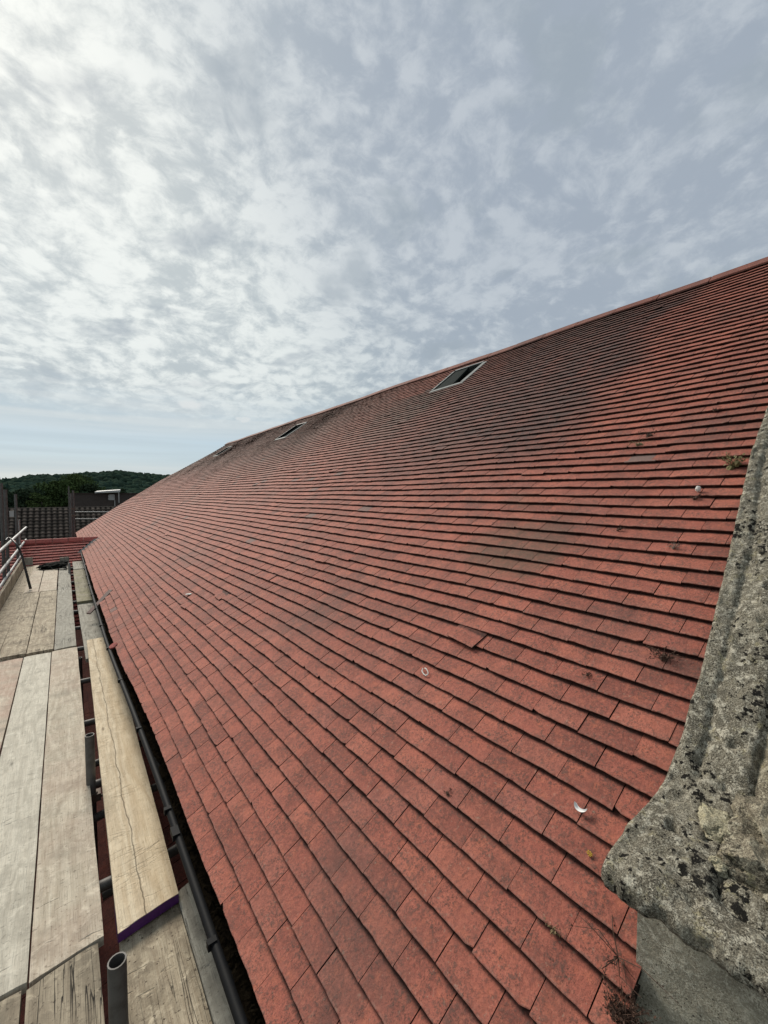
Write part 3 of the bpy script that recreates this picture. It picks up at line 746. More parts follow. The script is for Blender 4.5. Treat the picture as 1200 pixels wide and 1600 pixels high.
mb.add(vs_, [(i * nx_ + j, i * nx_ + j + 1, (i + 1) * nx_ + j + 1, (i + 1) * nx_ + j) for i in range(len(ys2) - 1) for j in range(nx_ - 1)])
for i in range(2200):                             # twigs, needles, moss crumbs
    y = random.uniform(.3, 8) if i < 1800 else random.uniform(8, 13); x = gut_x(y) + random.uniform(-.035, .06); z = -1.548 + random.uniform(0, .018) + max(0, x - gut_x(y)) * .25
    L = random.uniform(.004, .022); a = random.uniform(0, 6.28); w2 = random.uniform(.0012, .004); d = Vector((math.cos(a), math.sin(a), random.uniform(-.3, .5))) * L; p = Vector((x, y, z)); q = Vector((-math.sin(a), math.cos(a), 0)) * w2
    mb.add([p - d - q, p + d - q, p + d + q, p - d + q], [(0, 1, 2, 3)])
lit = mb.build('leaf_litter', M_LITTER); lit['kind'] = 'stuff'; tag(lit, 'dark rotted leaf litter and moss filling the black gutter', 'leaf litter')

# ---- red tiled wing crossing behind the far end of the boards
WS = .55; WR_Y, WR_Z = 14.12, -1.245
wing = thing('tiled_wing', 'low wing with fresh red clay tiles beyond the far end of the boards', 'building', (-2.5, 14.1, -9.5))
pw = math.atan(WS); Wu = np.array([0, math.cos(pw), math.sin(pw)]); Wn = np.array([0, -math.sin(pw), math.cos(pw)])
def WP(u, v, n=0.):
    u = np.asarray(u, float); v = np.asarray(v, float); n = np.asarray(n, float)
    o = np.array([0, WR_Y, WR_Z]); nn = n + .006 * np.sin(v * 1.7)
    return np.stack([v, o[1] + u * Wu[1] + nn * Wn[1], o[2] + u * Wu[2] + nn * Wn[2]], -1)
T = Tiles()
for k in range(1, 42):
    u = -.17 - (k - 1) * .118
    y, z = WR_Y + u * Wu[1], WR_Z + u * Wu[2]
    xe = (z + DIST / math.cos(PHI)) / math.tan(PHI) - .02     # valley with the main slope
    xe = max(min(xe, .72), .47) if k > 5 else xe
    for a, b in lay_course(T, WP, u, -3.6, xe, jit=(k % 2) * .085):
        lay(T, WP, u + rng.normal(0, .003), a, b, th=.020, near=False, g=.118)
T.build('tile_covering', M_TILE_NEW, None); adopt(bpy.data.objects['tile_covering.001'], wing)
mb = MB(); att = {'rnd': [], 'dirt_shade': [], 'lip': [], 'grey': []}
v = -3.6
while v < .62:
    L = .335; a, b = v + .006, v + L - .006; r_ = rng.random(); z0 = WR_Z + .055 + rng.normal(0, .003)
    secs = []
    for vv_ in (a, b):
        secs.append([(vv_, WR_Y - .125, z0 - .135), (vv_, WR_Y - .135, z0 - .085), (vv_, WR_Y - .04, z0 - .004), (vv_, WR_Y, z0 + .006), (vv_, WR_Y + .04, z0 - .004), (vv_, WR_Y + .135, z0 - .085), (vv_, WR_Y + .135, z0 - .115)])
    mb.add(secs[0] + secs[1], [(j, 7 + j, 8 + j, j + 1) for j in range(6)] + [(0, 1, 2, 3, 4, 5, 6), (13, 12, 11, 10, 9, 8, 7)])
    att['rnd'] += [r_] * 14; att['dirt_shade'] += [1, 0, 0, 0, 0, 0, 1] * 2; att['lip'] += [0] * 14; att['grey'] += [0] * 14  # dark gap under each capping painted on its skirt
    v += L
adopt(mesh_obj('ridge_tiles', mb.v, mb.f, M_TILE_NEW, None, False, att), wing)
mb = MB(); mb.add([(-3.6, WR_Y, WR_Z - .03), (.75, WR_Y, WR_Z - .03), (.40, WR_Y + 1.2, WR_Z - .03 - .66), (-3.6, WR_Y + 4.5, WR_Z - 2.6), (.40, WR_Y + 4.5, WR_Z - 2.6)], [(0, 1, 2, 4, 3)])
adopt(mesh_obj('rear_slope', mb.v, mb.f, M_TILE_NEW, None, False, {k_: [0] * 5 for k_ in att}), wing)
mb = MB(); mb.box((-3.55, 9.2, -9.5), (.45, 18.5, -4.2)); mb.add([(-3.57, 9.3, -4.2), (-3.57, WR_Y, WR_Z - .06), (-3.57, 18.5, -4.2)], [(0, 1, 2)])
adopt(mb.build('wall', M_BRICK), wing)
mb = MB()                                        # lead valley along the junction
for i in range(24):
    def vp(x, off):
        z = roof_z(x); y = WR_Y + (z - WR_Z) / WS; return Vector((x, y, z)) + Vector(off)
    x0, x1 = .33 + i * .4 / 24, .33 + (i + 1) * .4 / 24
    l0, l1, r0_, r1_ = vp(x0, (-.07, -.10, .015)), vp(x1, (-.07, -.10, .015)), vp(x0, (.08, -.11, .045 + .06 * .7)), vp(x1, (.08, -.11, .045 + .06 * .7))
    mb.add([l0, vp(x0, (0, -.06, .02)), vp(x1, (0, -.06, .02)), l1], [(0, 1, 2, 3)])
    mb.add([vp(x0, (0, -.06, .02)), r0_, r1_, vp(x1, (0, -.06, .02))], [(0, 1, 2, 3)])
adopt(mb.build('valley_flashing', M_LEAD), wing)

# ---- low side roof glimpsed through the gaps in the boards
low = thing('lean_to_roof', 'dirty red tiled lower roof glimpsed through the gaps between the boards', 'roof', (-.6, 4, -9.5))
def LP(u, v, n=0.):
    u = np.asarray(u, float); v = np.asarray(v, float); n = np.asarray(n, float); c_, s_ = math.cos(R(24)), math.sin(R(24))
    return np.stack([.55 + u * c_ - n * s_, v + 0 * u, -2.25 + u * s_ + n * c_], -1)
T = Tiles()
for k in range(1, 26):
    for a, b in lay_course(T, LP, -k * .1, -.6, 9.1, jit=(k % 2) * .085): lay(T, LP, -k * .1, a, b, near=False, g=.1)
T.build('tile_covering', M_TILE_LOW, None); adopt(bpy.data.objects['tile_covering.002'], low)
mb = MB(); mb.box((-1.65, -.5, -9.5), (.5, 9.0, -3.45)); adopt(mb.build('wall', M_BRICK), low)

# ---- dark interlocking tiled roof further back
pan = thing('pantile_building', 'building behind with a dark brown pantiled roof facing the viewer', 'building', (0, 30, -9.5))
pp = R(40); rows, gp = 15, .262; X0, X1 = -14., 9.; nxp = 720; xsv = np.linspace(X0, X1, nxp); cw = .255
wv = np.abs(np.sin(np.pi * (xsv / cw))) ** .8 * .085
vs_ = []; att = {'rnd': []}
for k in range(rows):
    rr = np.floor(xsv / cw) * 7.13 + k * 3.7; rr = np.mod(np.sin(rr) * 43758.5, 1)
    for e, (du_, dn_) in enumerate([(0, -.03), (0, .028), (gp, 0.)]):
        u = -rows * gp + k * gp + du_; n_ = wv + dn_ + (rr - .5) * .008
        yy = 30.2 + u * math.cos(pp) - n_ * math.sin(pp); z = -.82 + u * math.sin(pp) + n_ * math.cos(pp)
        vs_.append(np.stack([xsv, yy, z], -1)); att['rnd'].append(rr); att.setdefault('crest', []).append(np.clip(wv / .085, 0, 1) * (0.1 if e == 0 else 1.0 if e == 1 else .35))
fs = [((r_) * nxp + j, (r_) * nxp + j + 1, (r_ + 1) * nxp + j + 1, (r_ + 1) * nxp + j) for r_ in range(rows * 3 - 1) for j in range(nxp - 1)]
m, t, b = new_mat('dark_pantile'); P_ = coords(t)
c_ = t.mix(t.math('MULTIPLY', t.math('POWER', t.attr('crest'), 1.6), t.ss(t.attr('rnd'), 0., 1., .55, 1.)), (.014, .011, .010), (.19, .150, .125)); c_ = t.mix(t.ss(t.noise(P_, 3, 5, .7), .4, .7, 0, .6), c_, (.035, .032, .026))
t.put(b.inputs['Base Color'], c_); b.inputs['Roughness'].default_value = .85; b.inputs['Specular IOR Level'].default_value = .08; M_PAN = m
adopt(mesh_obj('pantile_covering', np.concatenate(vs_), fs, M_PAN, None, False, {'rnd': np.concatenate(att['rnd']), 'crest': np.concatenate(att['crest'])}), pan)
mb = MB(); k = 0; x = X0
while x < X1: mb.tube([(x + .01, 30.22, -.83), (x + .44, 30.22, -.82)], .075, 8); x += .45
adopt(mb.build('ridge_tiles', M_PAN), pan)
mb = MB(); mb.box((X0 + .1, 27.6, -9.5), (X1 - .1, 34, -3.6)); mb.add([(X0 + .1, 30.3, -.95), (X1 - .1, 30.3, -.95), (X1 - .1, 34, -3.6), (X0 + .1, 34, -3.6)], [(0, 1, 2, 3)])
adopt(mb.build('wall', M_BRICK), pan)

# ---- brown tile-hung block with a white canopied door box on top
blk = thing('flat_block', 'dark brown flat topped block with a white canopy, behind the pantiled roof', 'building', (3, 46, -9.5))
mb = MB(); mb.box((.45, 45, -9.5), (9.5, 52, .02)); adopt(mb.build('wall', M_BRICKD), blk)
mb = MB(); mb.box((.40, 44.9, .02), (9.6, 52.1, .10)); adopt(mb.build('parapet', M_FASCIA), blk)
mb = MB(); mb.add([(2.25, 44.6, .08), (4.05, 44.2, .16), (4.35, 46.5, .30), (2.6, 47, .18), (2.25, 44.6, .20), (4.05, 44.2, .36), (4.35, 46.5, .44), (2.6, 47, .30)], [(0, 3, 2, 1), (4, 5, 6, 7), (0, 1, 5, 4), (1, 2, 6, 5), (2, 3, 7, 6), (3, 0, 4, 7)])
adopt(mb.build('canopy', M_WHITE), blk)
mb = MB()
for (x0, z0, x1, z1) in [(3.25, -.55, 3.75, -.50), (3.25, -.09, 3.75, -.04), (3.25, -.55, 3.30, -.04), (3.70, -.55, 3.75, -.04), (3.25, -.32, 3.75, -.28)]: mb.box((x0, 44.90, z0), (x1, 44.99, z1))
wf = mb.build('window_frame', M_WHITE); adopt(wf, blk)
mb = MB(); mb.box((3.30, 44.94, -.50), (3.70, 44.99, -.09)); mb.build('pane', plain('pale_blind', (.34, .36, .36), .4), wf)
mb = MB(); mb.box((3.71, 44.92, -1.2), (3.77, 44.99, -.56)); adopt(mb.build('door_post', M_WHITE), blk); mb = MB(); mb.box((3.98, 44.3, -.8), (4.04, 44.4, .2)); adopt(mb.build('canopy_post', M_WHITE), blk)
def gable_house(name, label, c, w, d, h, rz, mat, rmat):
    r_ = thing(name, label, 'building', (c[0], c[1], -9.5))
    mb = MB(); x0, x1 = c[0] - w / 2, c[0] + w / 2; y0, y1 = c[1] - d / 2, c[1] + d / 2
    mb.box((x0, y0, -9.5), (x1, y1, h)); adopt(mb.build('wall', mat), r_)
    mb = MB(); mb.add([(x0 - .3, y0 - .3, h - .1), (x1 + .3, y0 - .3, h - .1), (x1 + .3, y1 + .3, h - .1), (x0 - .3, y1 + .3, h - .1), (x0 - .3, c[1], h + rz), (x1 + .3, c[1], h + rz)], [(0, 1, 5, 4), (2, 3, 4, 5), (1, 2, 5), (3, 0, 4), (0, 3, 2, 1)])
    adopt(mb.build('roof', rmat), r_)
M_GROOF = plain('grey_roof', (.10, .10, .095), .8, 0, 2, .4)
gable_house('house', 'small grey roofed house low on the left beyond the dark pantiles', (-8.6, 52, 0), 7, 7, -1.7, 1.0, M_BRICK, M_GROOF)
hp = at_y(207, 777, 60); mb = MB(); mb.box((hp.x - .35, 60, -9.5), (hp.x + .15, 60.6, hp.z + .25)); mb.box((hp.x - .25, 60.1, hp.z + .25), (hp.x + .05, 60.5, hp.z + .55))
cs = mb.build('chimney', plain('pale_render', (.5, .5, .47), .8)); tag(cs, 'small pale chimney stack just clear of the roof edge beyond the brown block', 'chimney')

# ------------------------------------------------------------------ scaffold boards
deck_no = 0
def board(label, x0, x1, y0, y1, z, mat, rot=0., tilt=0., th=.038, skew=(0., 0.), painted=None):
    """board with its near left top corner at (x0,y0,z); y1 far end; rot = x drift per metre; tilt = z per metre"""
    mb = MB(); w_ = x1 - x0; L = y1 - y0; nx, ny = 9, max(14, int(L / .12)); sd_ = random.random() * 50
    G = []
    for j in range(ny):
        for i in range(nx):
            fx = i / (nx - 1); fy = j / (ny - 1)
            x = fx * w_; y = fy * L + (skew[0] * (fx - .5) if j == 0 else 0) + (skew[1] * (fx - .5) if j == ny - 1 else 0)
            if j in (0, ny - 1): y += mnoise.noise(Vector((fx * 5, j + sd_, 1))) * .004
            if i in (0, nx - 1): x += mnoise.noise(Vector((i, y * 3 + sd_, 2))) * .0022
            zz = mnoise.noise(Vector((x * 12, y * 1.6, sd_))) * .0016 - .004 * (2 * fx - 1) ** 8 - (.0015 if j in (0, ny - 1) else 0)
            G.append((x + rot * y, y, zz + tilt * y))
    B_ = []
    for j in range(ny):
        for i in (0, nx - 1):
            p = G[j * nx + i]; B_.append((p[0], p[1], p[2] - th))
    n0 = nx * ny
    fs = [(j * nx + i, j * nx + i + 1, (j + 1) * nx + i + 1, (j + 1) * nx + i) for j in range(ny - 1) for i in range(nx - 1)]
    for j in range(ny - 1):
        fs.append((j * nx, (j + 1) * nx, n0 + 2 * (j + 1), n0 + 2 * j)); fs.append(((j + 1) * nx + nx - 1, j * nx + nx - 1, n0 + 2 * j + 1, n0 + 2 * j + 3))
        fs.append((n0 + 2 * j, n0 + 2 * j + 2, n0 + 2 * j + 3, n0 + 2 * j + 1))
    fs.append(tuple([n0] + [n0 + 1] + [i for i in range(nx - 1, -1, -1)])); e = (ny - 1) * nx
    fs.append(tuple([n0 + 2 * ny - 1, n0 + 2 * ny - 2] + [e + i for i in range(nx)]))
    mb.add(G + B_, fs)
    o = mb.build('scaffold_board', mat); o.location = (x0, y0, z)
    tag(o, label, 'board', 'scaffold boards laid along the eaves')
    if painted:
        mp = MB(); P1 = [G[i] for i in range(nx)]; P2 = [(p[0], p[1], -th) for p in (P1[0], P1[-1])]
        off = -.0025
        top = [(p[0], p[1] + off, p[2] - .001) for p in P1]; bl_ = (P1[0][0], P1[0][1] + off, P1[0][2] - th); br_ = (P1[-1][0], P1[-1][1] + off, P1[-1][2] - th)
        mp.add(top + [br_, bl_], [tuple(range(nx - 1, -1, -1)) + (nx + 1, nx)])
        sdx = -.0022
        sl = [(p[0] + sdx, p[1] + dy_, p[2] - .002 - h_) for p, dy_ in ((G[0], off), (G[nx], 0.)) for h_ in (0, th - .003)]
        mp.add(sl, [(0, 1, 3, 2)])
        q = mp.build('painted_end', painted, o)
    return o
random.seed(21)
ZD = -1.74
board('red dusted board at the left edge of the picture with dark stain trails', -.612, -.388, 1.90, 5.80, ZD, M_WPINK, .0022, 0, skew=(.01, .012))
board('pale grey board with a long dark splash across it near its far end', -.374, -.148, 1.90, 5.82, ZD - .001, M_WPALE, .0005, 0, skew=(.006, 0))
board('beige knotty board with a red dusted far end, beside the dark slot in the walkway', -.141, .083, 1.905, 5.84, ZD + .001, M_WBEIGE, .0006, 0, skew=(.03, .006))
yb = board('fresh yellow board with a split down its middle and a purple painted end', .128, .354, 1.905, 5.72, ZD + .008, M_WYEL, .0118, .0225, skew=(.035, 0), painted=M_PURPLE)
board('cracked brown board at the bottom of the picture left of the upright tube', -.140, .070, .15, 1.893, ZD - .004, M_WOLD, -.004, 0, skew=(0, .04))
board('cracked brown board at the bottom left corner, only its end in view', -.385, -.165, .10, 1.880, ZD - .006, M_WOLD, .002, 0, skew=(0, .01))
board('brown cracked board between the upright tube and the silvered strip, butting under the purple end', .132, .354, .12, 1.935, ZD - .044, M_WTAN, .0, 0, skew=(0, .05))
board('narrow silvered board squeezed against the black gutter at the bottom', .362, .455, .20, 1.99, ZD - .034, M_WGREY, -.004, 0, skew=(0, .03))
# second bay
board('dusty board of the second bay running beside the toe board on the left', -.790, -.600, 5.98, 13.2, ZD - .002, M_WTAN, .004, 0)
board('grey brown board of the second bay next to the outermost one', -.592, -.366, 5.95, 9.58, ZD, M_WTAN, -.0005, 0, skew=(0, .01))
board('brown grained board of the second bay, second from the slot', -.358, -.128, 5.93, 9.54, ZD + .001, M_WTAN, .0005, 0, skew=(.01, 0))
board('long pale grey board of the second bay along the dark slot', -.120, .080, 5.90, 12.75, ZD, M_WGREY, .0012, 0, skew=(.02, 0))
board('short pale board of the third bay behind the grey brown one', -.592, -.392, 9.62, 13.2, ZD, M_WBEIGE, .0, 0)
board('pale board of the third bay with the black canvas bag on its far end', -.380, -.134, 9.58, 13.1, ZD + .001, M_WBEIGE, .001, 0)
board('silvered board beyond the yellow one, between the slot and the gutter', .150, .372, 5.35, 8.6, ZD + .002, M_WGREY, -.004, 0)
board('mossy green tinged board raised on the silvered one, its thick end showing', .135, .355, 8.10, 11.55, ZD + .045, M_WMOSS, .002, 0)
board('short board at the far end of the inner row under the valley', .150, .375, 11.75, 13.1, ZD + .03, M_WGREY, 0, 0)
# toe boards on edge
def toe(label, a, b, h, th, mat):
    a = Vector(a); b = Vector(b); L = (b - a).length; mb = MB(); n_ = max(2, int(L / .2))
    d = (b - a).normalized(); s_ = d.cross(Vector((0, 0, 1))).normalized() * th
    for i in range(1):
        mb.obox((0, 0, h / 2), d * L / 2, s_ / 2, (0, 0, h / 2))
    o = mb.build('toe_board', mat); o.location = (a + b) / 2
    tag(o, label, 'board', 'toe boards standing on edge'); return o
toe('long toe board standing on edge down the left side of the walkway', (-.805, 6.0, ZD), (-.79, 12.9, ZD), .215, .038, M_WTAN)
toe('short end board standing up at the far left corner of the walkway', (-.80, 13.24, ZD), (-.62, 13.24, ZD), .20, .038, M_WGREY)
toe('short end board standing up at the far end beside the inner upright', (-.10, 13.0, ZD), (.085, 13.0, ZD), .17, .038, M_WGREY)

# ------------------------------------------------------------------ scaffold tubes
sc = thing('tube_scaffold', 'grey steel tube scaffold frame carrying the boards, with guard rails on the left', 'scaffold', (0, 6, -9.5))
RT = .0242
def tube_part(name, a, b, mat=M_STEEL, r=RT, root=sc, hollow=True):
    mb = MB()
    if hollow: mb.pipe(a, b, r)
    else: mb.tube([a, b], r, 14)
    o = mb.build(name, mat, None, True); adopt(o, root); return o
def coupler(p, root=sc, s=1.0):
    mb = MB(); p = Vector(p); mb.tube([p - Vector((0, 0, .03 * s)), p + Vector((0, 0, .03 * s))], .034 * s, 10); mb.obox(p + Vector((.03, 0, 0)) * s, (.018 * s, 0, 0), (0, .03 * s, 0), (0, 0, .022 * s))
    mb.tube([p + Vector((.04, -.02, 0)) * s, p + Vector((.075, -.02, 0)) * s], .008 * s, 6)
    o = mb.build('coupler', M_COUP); adopt(o, root); return o
# inner standards poking up through the slot
tube_part('standard', (.087, 1.383, -9.5), (.0894, 1.383, -1.352), M_STEELD)
tube_part('standard', (.088, 3.01, -9.5), (.090, 3.01, -1.445), M_STEELD)
tube_part('standard', (.095, 5.62, -9.5), (.100, 5.62, -1.80), M_STEELD)
tube_part('standard', (.070, 11.5, -9.5), (.075, 11.47, -1.52), M_STEEL)
for y in (3.01, 1.383): coupler((.089, y, -1.83))
# transoms under the boards
for y in (.42, 1.28, 2.25, 3.10, 4.0, 4.9, 5.95, 6.9, 7.9, 8.6, 9.6, 10.6, 11.6, 12.6):
    tube_part('transom', (-.95, y, ZD - (.13 if y < 2 else .066)), (.33 if y < 5 else .30, y + random.uniform(-.02, .02), ZD - (.13 if y < 2 else .066) - random.uniform(0, .01)), M_STEELD)
for y in (2.35, 2.95, 3.55): tube_part('bracket_tube', (.10, y, ZD - .19), (.50, y + .03, ZD - .15), M_STEELD)
# outer standards and rails
for (x, y, Y2) in [(8, 765, 0), (24, 772, 0), (29, 812, 0), (1, 755, 0)]:
    p = at_x(x, y, -.87); tube_part('standard', (p.x, p.y, -9.5), (p.x, p.y, p.z), M_STEELD if x != 29 else M_STEEL, RT * 1.1)
    for z in (-.93, -1.25, ZD - .12):
        if z < p.z: coupler((p.x, p.y, z))
tube_part('guard_rail', (-.815, 1.5, -.905), (-.815, 15.0, -.912), M_STEEL)
tube_part('guard_rail', (-.815, 1.5, -1.245), (-.815, 14.8, -1.235), M_STEEL)
tube_part('ledger', (-.85, 1.0, ZD - .13), (-.85, 15.0, ZD - .13), M_STEEL)
tube_part('ledger', (-.845, 6.0, -1.50), (-.835, 14.4, -1.50), M_STEEL, RT * .9)
# far frame beyond the wing and the gable end
sf = thing('tube_scaffold', 'far scaffold of paired uprights and thin rails before the dark pantiled roof', 'scaffold', (.5, 17, -9.5))
for dx_, tz in ((0, .02), (.055, .10)):
    p = at_y(111 + dx_ * 60, 772, 14.95); tube_part('standard', (p.x, p.y + .1, -9.5), (p.x, p.y + .1, p.z + tz), M_STEELD, RT * 1.1, sf)
for yp in (800, 811):
    a = at_y(112, yp, 21.2); b_ = at_y(260, yp, 24.5); tube_part('guard_rail', tuple(a), tuple(b_), M_STEEL, RT, sf)
p = at_y(113, 806, 14.9); coupler((p.x, p.y, p.z), sf); p = at_y(113, 795, 14.9); coupler((p.x, p.y, p.z), sf)
p = at_y(107, 760, 22); tube_part('standard', (p.x, p.y, -9.5), (p.x, p.y, p.z), M_STEELD, RT, sf)
# small white tag hanging on an upright
p = at_x(18, 803, -.84); mb = MB(); mb.obox(p, (.035, 0, 0), (0, .003, 0), (0, 0, .06)); tg = mb.build('tag_card', M_WHITE); tag(tg, 'small white tag card hanging between two left hand uprights', 'tag')

# black cable looping over the rail down to the boards
pts = [at_x(-6, 836, -.86), at_x(4, 846, -.84), at_x(12, 845, -.81)]
e = Vector((-.505, 9.84, ZD + .02)); s0 = at_x(14, 843, -.80)
ctrl = [Vector((-.83, s0.y - .2, s0.z + .00)), s0 + Vector((0, 0, .03)), at_y(25, 850, 9.9), at_y(33, 866, 9.88), at_y(38, 884, 9.85), at_y(43, 903, 9.84), e]
def spline(c, n=8):
    out = []
    for i in range(len(c) - 1):
        p0, p1, p2, p3 = c[max(i - 1, 0)], c[i], c[i + 1], c[min(i + 2, len(c) - 1)]
        for k in range(n):
            t_ = k / n; out.append(.5 * ((2 * p1) + (p2 - p0) * t_ + (2 * p0 - 5 * p1 + 4 * p2 - p3) * t_ ** 2 + (3 * p1 - p0 - 3 * p2 + p3) * t_ ** 3))
    out.append(c[-1]); return out
mb = MB(); sp_ = spline(ctrl); mb.tube(sp_, [.014 + .008 * (i / len(sp_)) ** 2 for i in range(len(sp_))], 8)
cb = mb.build('hose', M_RUBBER, None, True); tag(cb, 'black hose looping over the guard rail down onto the boards', 'hose')

# crumpled black canvas bag on the far boards
mb = MB(); bm = bmesh.new(); bmesh.ops.create_icosphere(bm, subdivisions=5, radius=1); vs_ = []
for v in bm.verts:
    p = v.co.copy(); q = Vector((p.x * .22, p.y * .36, p.z * .065))
    q.x *= 1 - .45 * max(0, p.y); n_ = mnoise.fractal(p * 2.3 + Vector((4, 1, 0)), 1, 2, 5); n2_ = abs(mnoise.noise(p * 5.5))
    q *= 1 + .28 * n_; q.z += .02 * n2_ + .02 * max(0, p.y); q.z = max(q.z, -.045)
    q = Matrix.Rotation(R(-38), 3, 'Z') @ q; vs_.append(q + Vector((-.20, 12.55, ZD + .048)))
fs = [tuple(v.index for v in f.verts) for f in bm.faces]; bm.free(); mb.add(vs_, fs)
bag = mb.build('tool_bag', M_CLOTH, None, True); tag(bag, 'crumpled black canvas bag lying on the far boards', 'bag')
mb = MB(); mb.tube(spline([Vector((-.05, 12.35, ZD + .03)), Vector((0, 12.1, ZD + .05)), Vector((.04, 12.05, ZD + .02)), Vector((-.02, 12.25, ZD + .015))]), .010, 6); mb.tube(spline([Vector((-.3, 12.4, ZD + .05)), Vector((-.22, 12.1, ZD + .03)), Vector((-.10, 12.0, ZD + .012)), Vector((.03, 11.92, ZD + .012))]), .009, 6)
mb.build('strap', M_CLOTH, bag, True)

# broken tile and slate pieces on the eaves
def shard(name, label, c, r, mat, rz, rx, th=.012):
    mb = MB(); k_ = 7; a0 = rng.random() * 6; ring = [(r[0] * math.cos(a0 + i * 6.283 / k_) * rng.uniform(.75, 1.1), r[1] * math.sin(a0 + i * 6.283 / k_) * rng.uniform(.8, 1.1)) for i in range(k_)]
    mb.add([(x, y, 0) for x, y in ring] + [(x * .97, y * .97, th) for x, y in ring], [tuple(range(k_ - 1, -1, -1)), tuple(range(k_, 2 * k_))] + [(i, (i + 1) % k_, k_ + (i + 1) % k_, k_ + i) for i in range(k_)])
    o = mesh_obj(name, mb.v, mb.f, mat, None, False, {q: [.4] * len(mb.v) if q == 'rnd' else [0] * len(mb.v) for q in ('rnd', 'dirt_shade', 'lip', 'grey')})
    o.location = c; o.rotation_euler = (0, rx, rz); tag(o, label, 'tile fragment'); return o
c = RP(-.56, 4.82, .03); shard('tile_fragment', 'small red tile fragment lodged in the gutter beyond the yellow board', tuple(c), (.045, .05), M_TILE_NEW, .3, -.5)
mb = MB(); a = Vector(RP(-.72, 6.82, .02)); b_ = Vector(RP(-.36, 7.08, .035)); d = (b_ - a); mb.obox((a + b_) / 2, d / 2, d.cross(Vector((0, 0, 1))).normalized() * .03, (0, 0, .008))
st = mb.build('batten_offcut', plain('brown_strip', (.15, .085, .07), .7)); tag(st, 'short brown strip of wood bridging the gutter onto the eaves tiles', 'offcut')

# ------------------------------------------------------------------ small things lying or growing on the roof
M_WEED = plain('dry_weed', (.20, .15, .07), .8, 0, 60, .7, (.10, .05, .03)); M_WEEDG = plain('green_weed', (.13, .13, .05), .8, 0, 60, .6, (.20, .14, .06)); M_WEEDD = plain('dead_brown_weed', (.085, .042, .026), .9, 0, 60, .7, (.03, .018, .013)); M_GREYM = plain('grey_dead_moss', (.26, .20, .16), .95, 0, 60, .7, (.12, .08, .06))
Nv = Vector(N)
def weed(label, u, v, size, mat, n=26, up=.8, leaf=.004, base=True):
    p0 = Vector(RP(u, v, .024)); mb = MB()
    if base:
        for i in range(4): lump_mesh(mb, p0 + Vector(rng.normal(0, size * .12, 3)), (size * .16,) * 3, rng.random() * 9, 1, .6, 2)
    for i in range(n):
        a = rng.random() * 6.28; el_ = rng.uniform(.2, 1.3) * up; L = size * rng.uniform(.45, 1.1)
        d = Vector((math.cos(a) * math.cos(el_), math.sin(a) * math.cos(el_), math.sin(el_)))
        c1 = p0 + d * L * .5 + Vector((0, 0, L * .1)) + Vector(rng.normal(0, L * .16, 3)); c2 = p0 + d * L + Vector((0, 0, -L * .12)) + Vector(rng.normal(0, L * .16, 3))
        mb.tube([p0, c1, c2], [size * .012, size * .010, size * .005], 4, cap=False)
        for k_ in range(5):
            q = c1.lerp(c2, k_ / 4) + Vector(rng.normal(0, size * .05, 3)); s_ = leaf * rng.uniform(.6, 1.5); x_ = Vector(rng.normal(0, 1, 3)).normalized() * s_; y_ = Vector(rng.normal(0, 1, 3)).normalized() * s_ * .6
            mb.add([q - x_, q - y_, q + x_, q + y_], [(0, 1, 2, 3)])
    o = mb.build('weed', mat); tag(o, label, 'weed', 'weeds and moss tufts rooted between the roof tiles'); return o
weed('green brown bushy weed between tiles close to the coping at upper right', 2.13, .573, .085, M_WEEDG, 30, .9, .006)
weed('brown stem below a pale dropping lump beside the coping', 1.88, .656, .035, M_WEEDD, 12, .6)
weed('grey dead moss tuft on the tiles near the coping, halfway down it', 1.52, .645, .040, M_GREYM, 26, .8, .003)
weed('spidery dried weed on the tiles where the coping widens', .965, .525, .055, M_WEEDD, 26, .5, .004)
weed('small ragged weed high up beside the grey tile', 2.50, 1.04, .06, M_WEEDD, 16, .6, .004)
weed('thin trailing weed just above the grey tile', 2.40, 1.06, .09, M_WEED, 10, .3, .003)
weed('tiny dark sprig in a joint right of centre', 1.62, .90, .03, M_WEEDD, 10, .6, .003)
weed('dark sprig in an open joint near the upper right edge', 2.70, .75, .04, M_WEEDD, 14, .6, .003)
weed('tiny tuft in the tile joint above the feather', .80, .72, .02, M_WEEDD, 10, .6, .003)
weed('small dark tuft in a joint low on the roof', .20, .95, .018, M_WEEDD, 10, .6, .003)
weed('dry curled sprig low on the roof near the bottom edge', .10, .52, .022, M_WEED, 10, .6, .003)
w_ = weed('dense dead brown weed clump at the foot of the stone wall', .060, .342, .062, M_WEEDD, 170, 1.0, .003, False)
w2_ = weed('wiry dead stems trailing up the tiles beside the stone wall', .15, .385, .11, M_WEEDD, 12, .45, .003, False)
mb = MB()
for i in range(16):
    p = Vector(RP(.298 + rng.normal(0, .0035), .507 + rng.normal(0, .005), .028)); lump_mesh(mb, p, (.0018, .002, .001), i, 1, .5, 2)
o = mb.build('lichen_spot', plain('yellow_lichen', (.42, .26, .03), .9)); tag(o, 'tiny bright yellow lichen spot on a tile beside the tip of the kneeler stone', 'lichen')
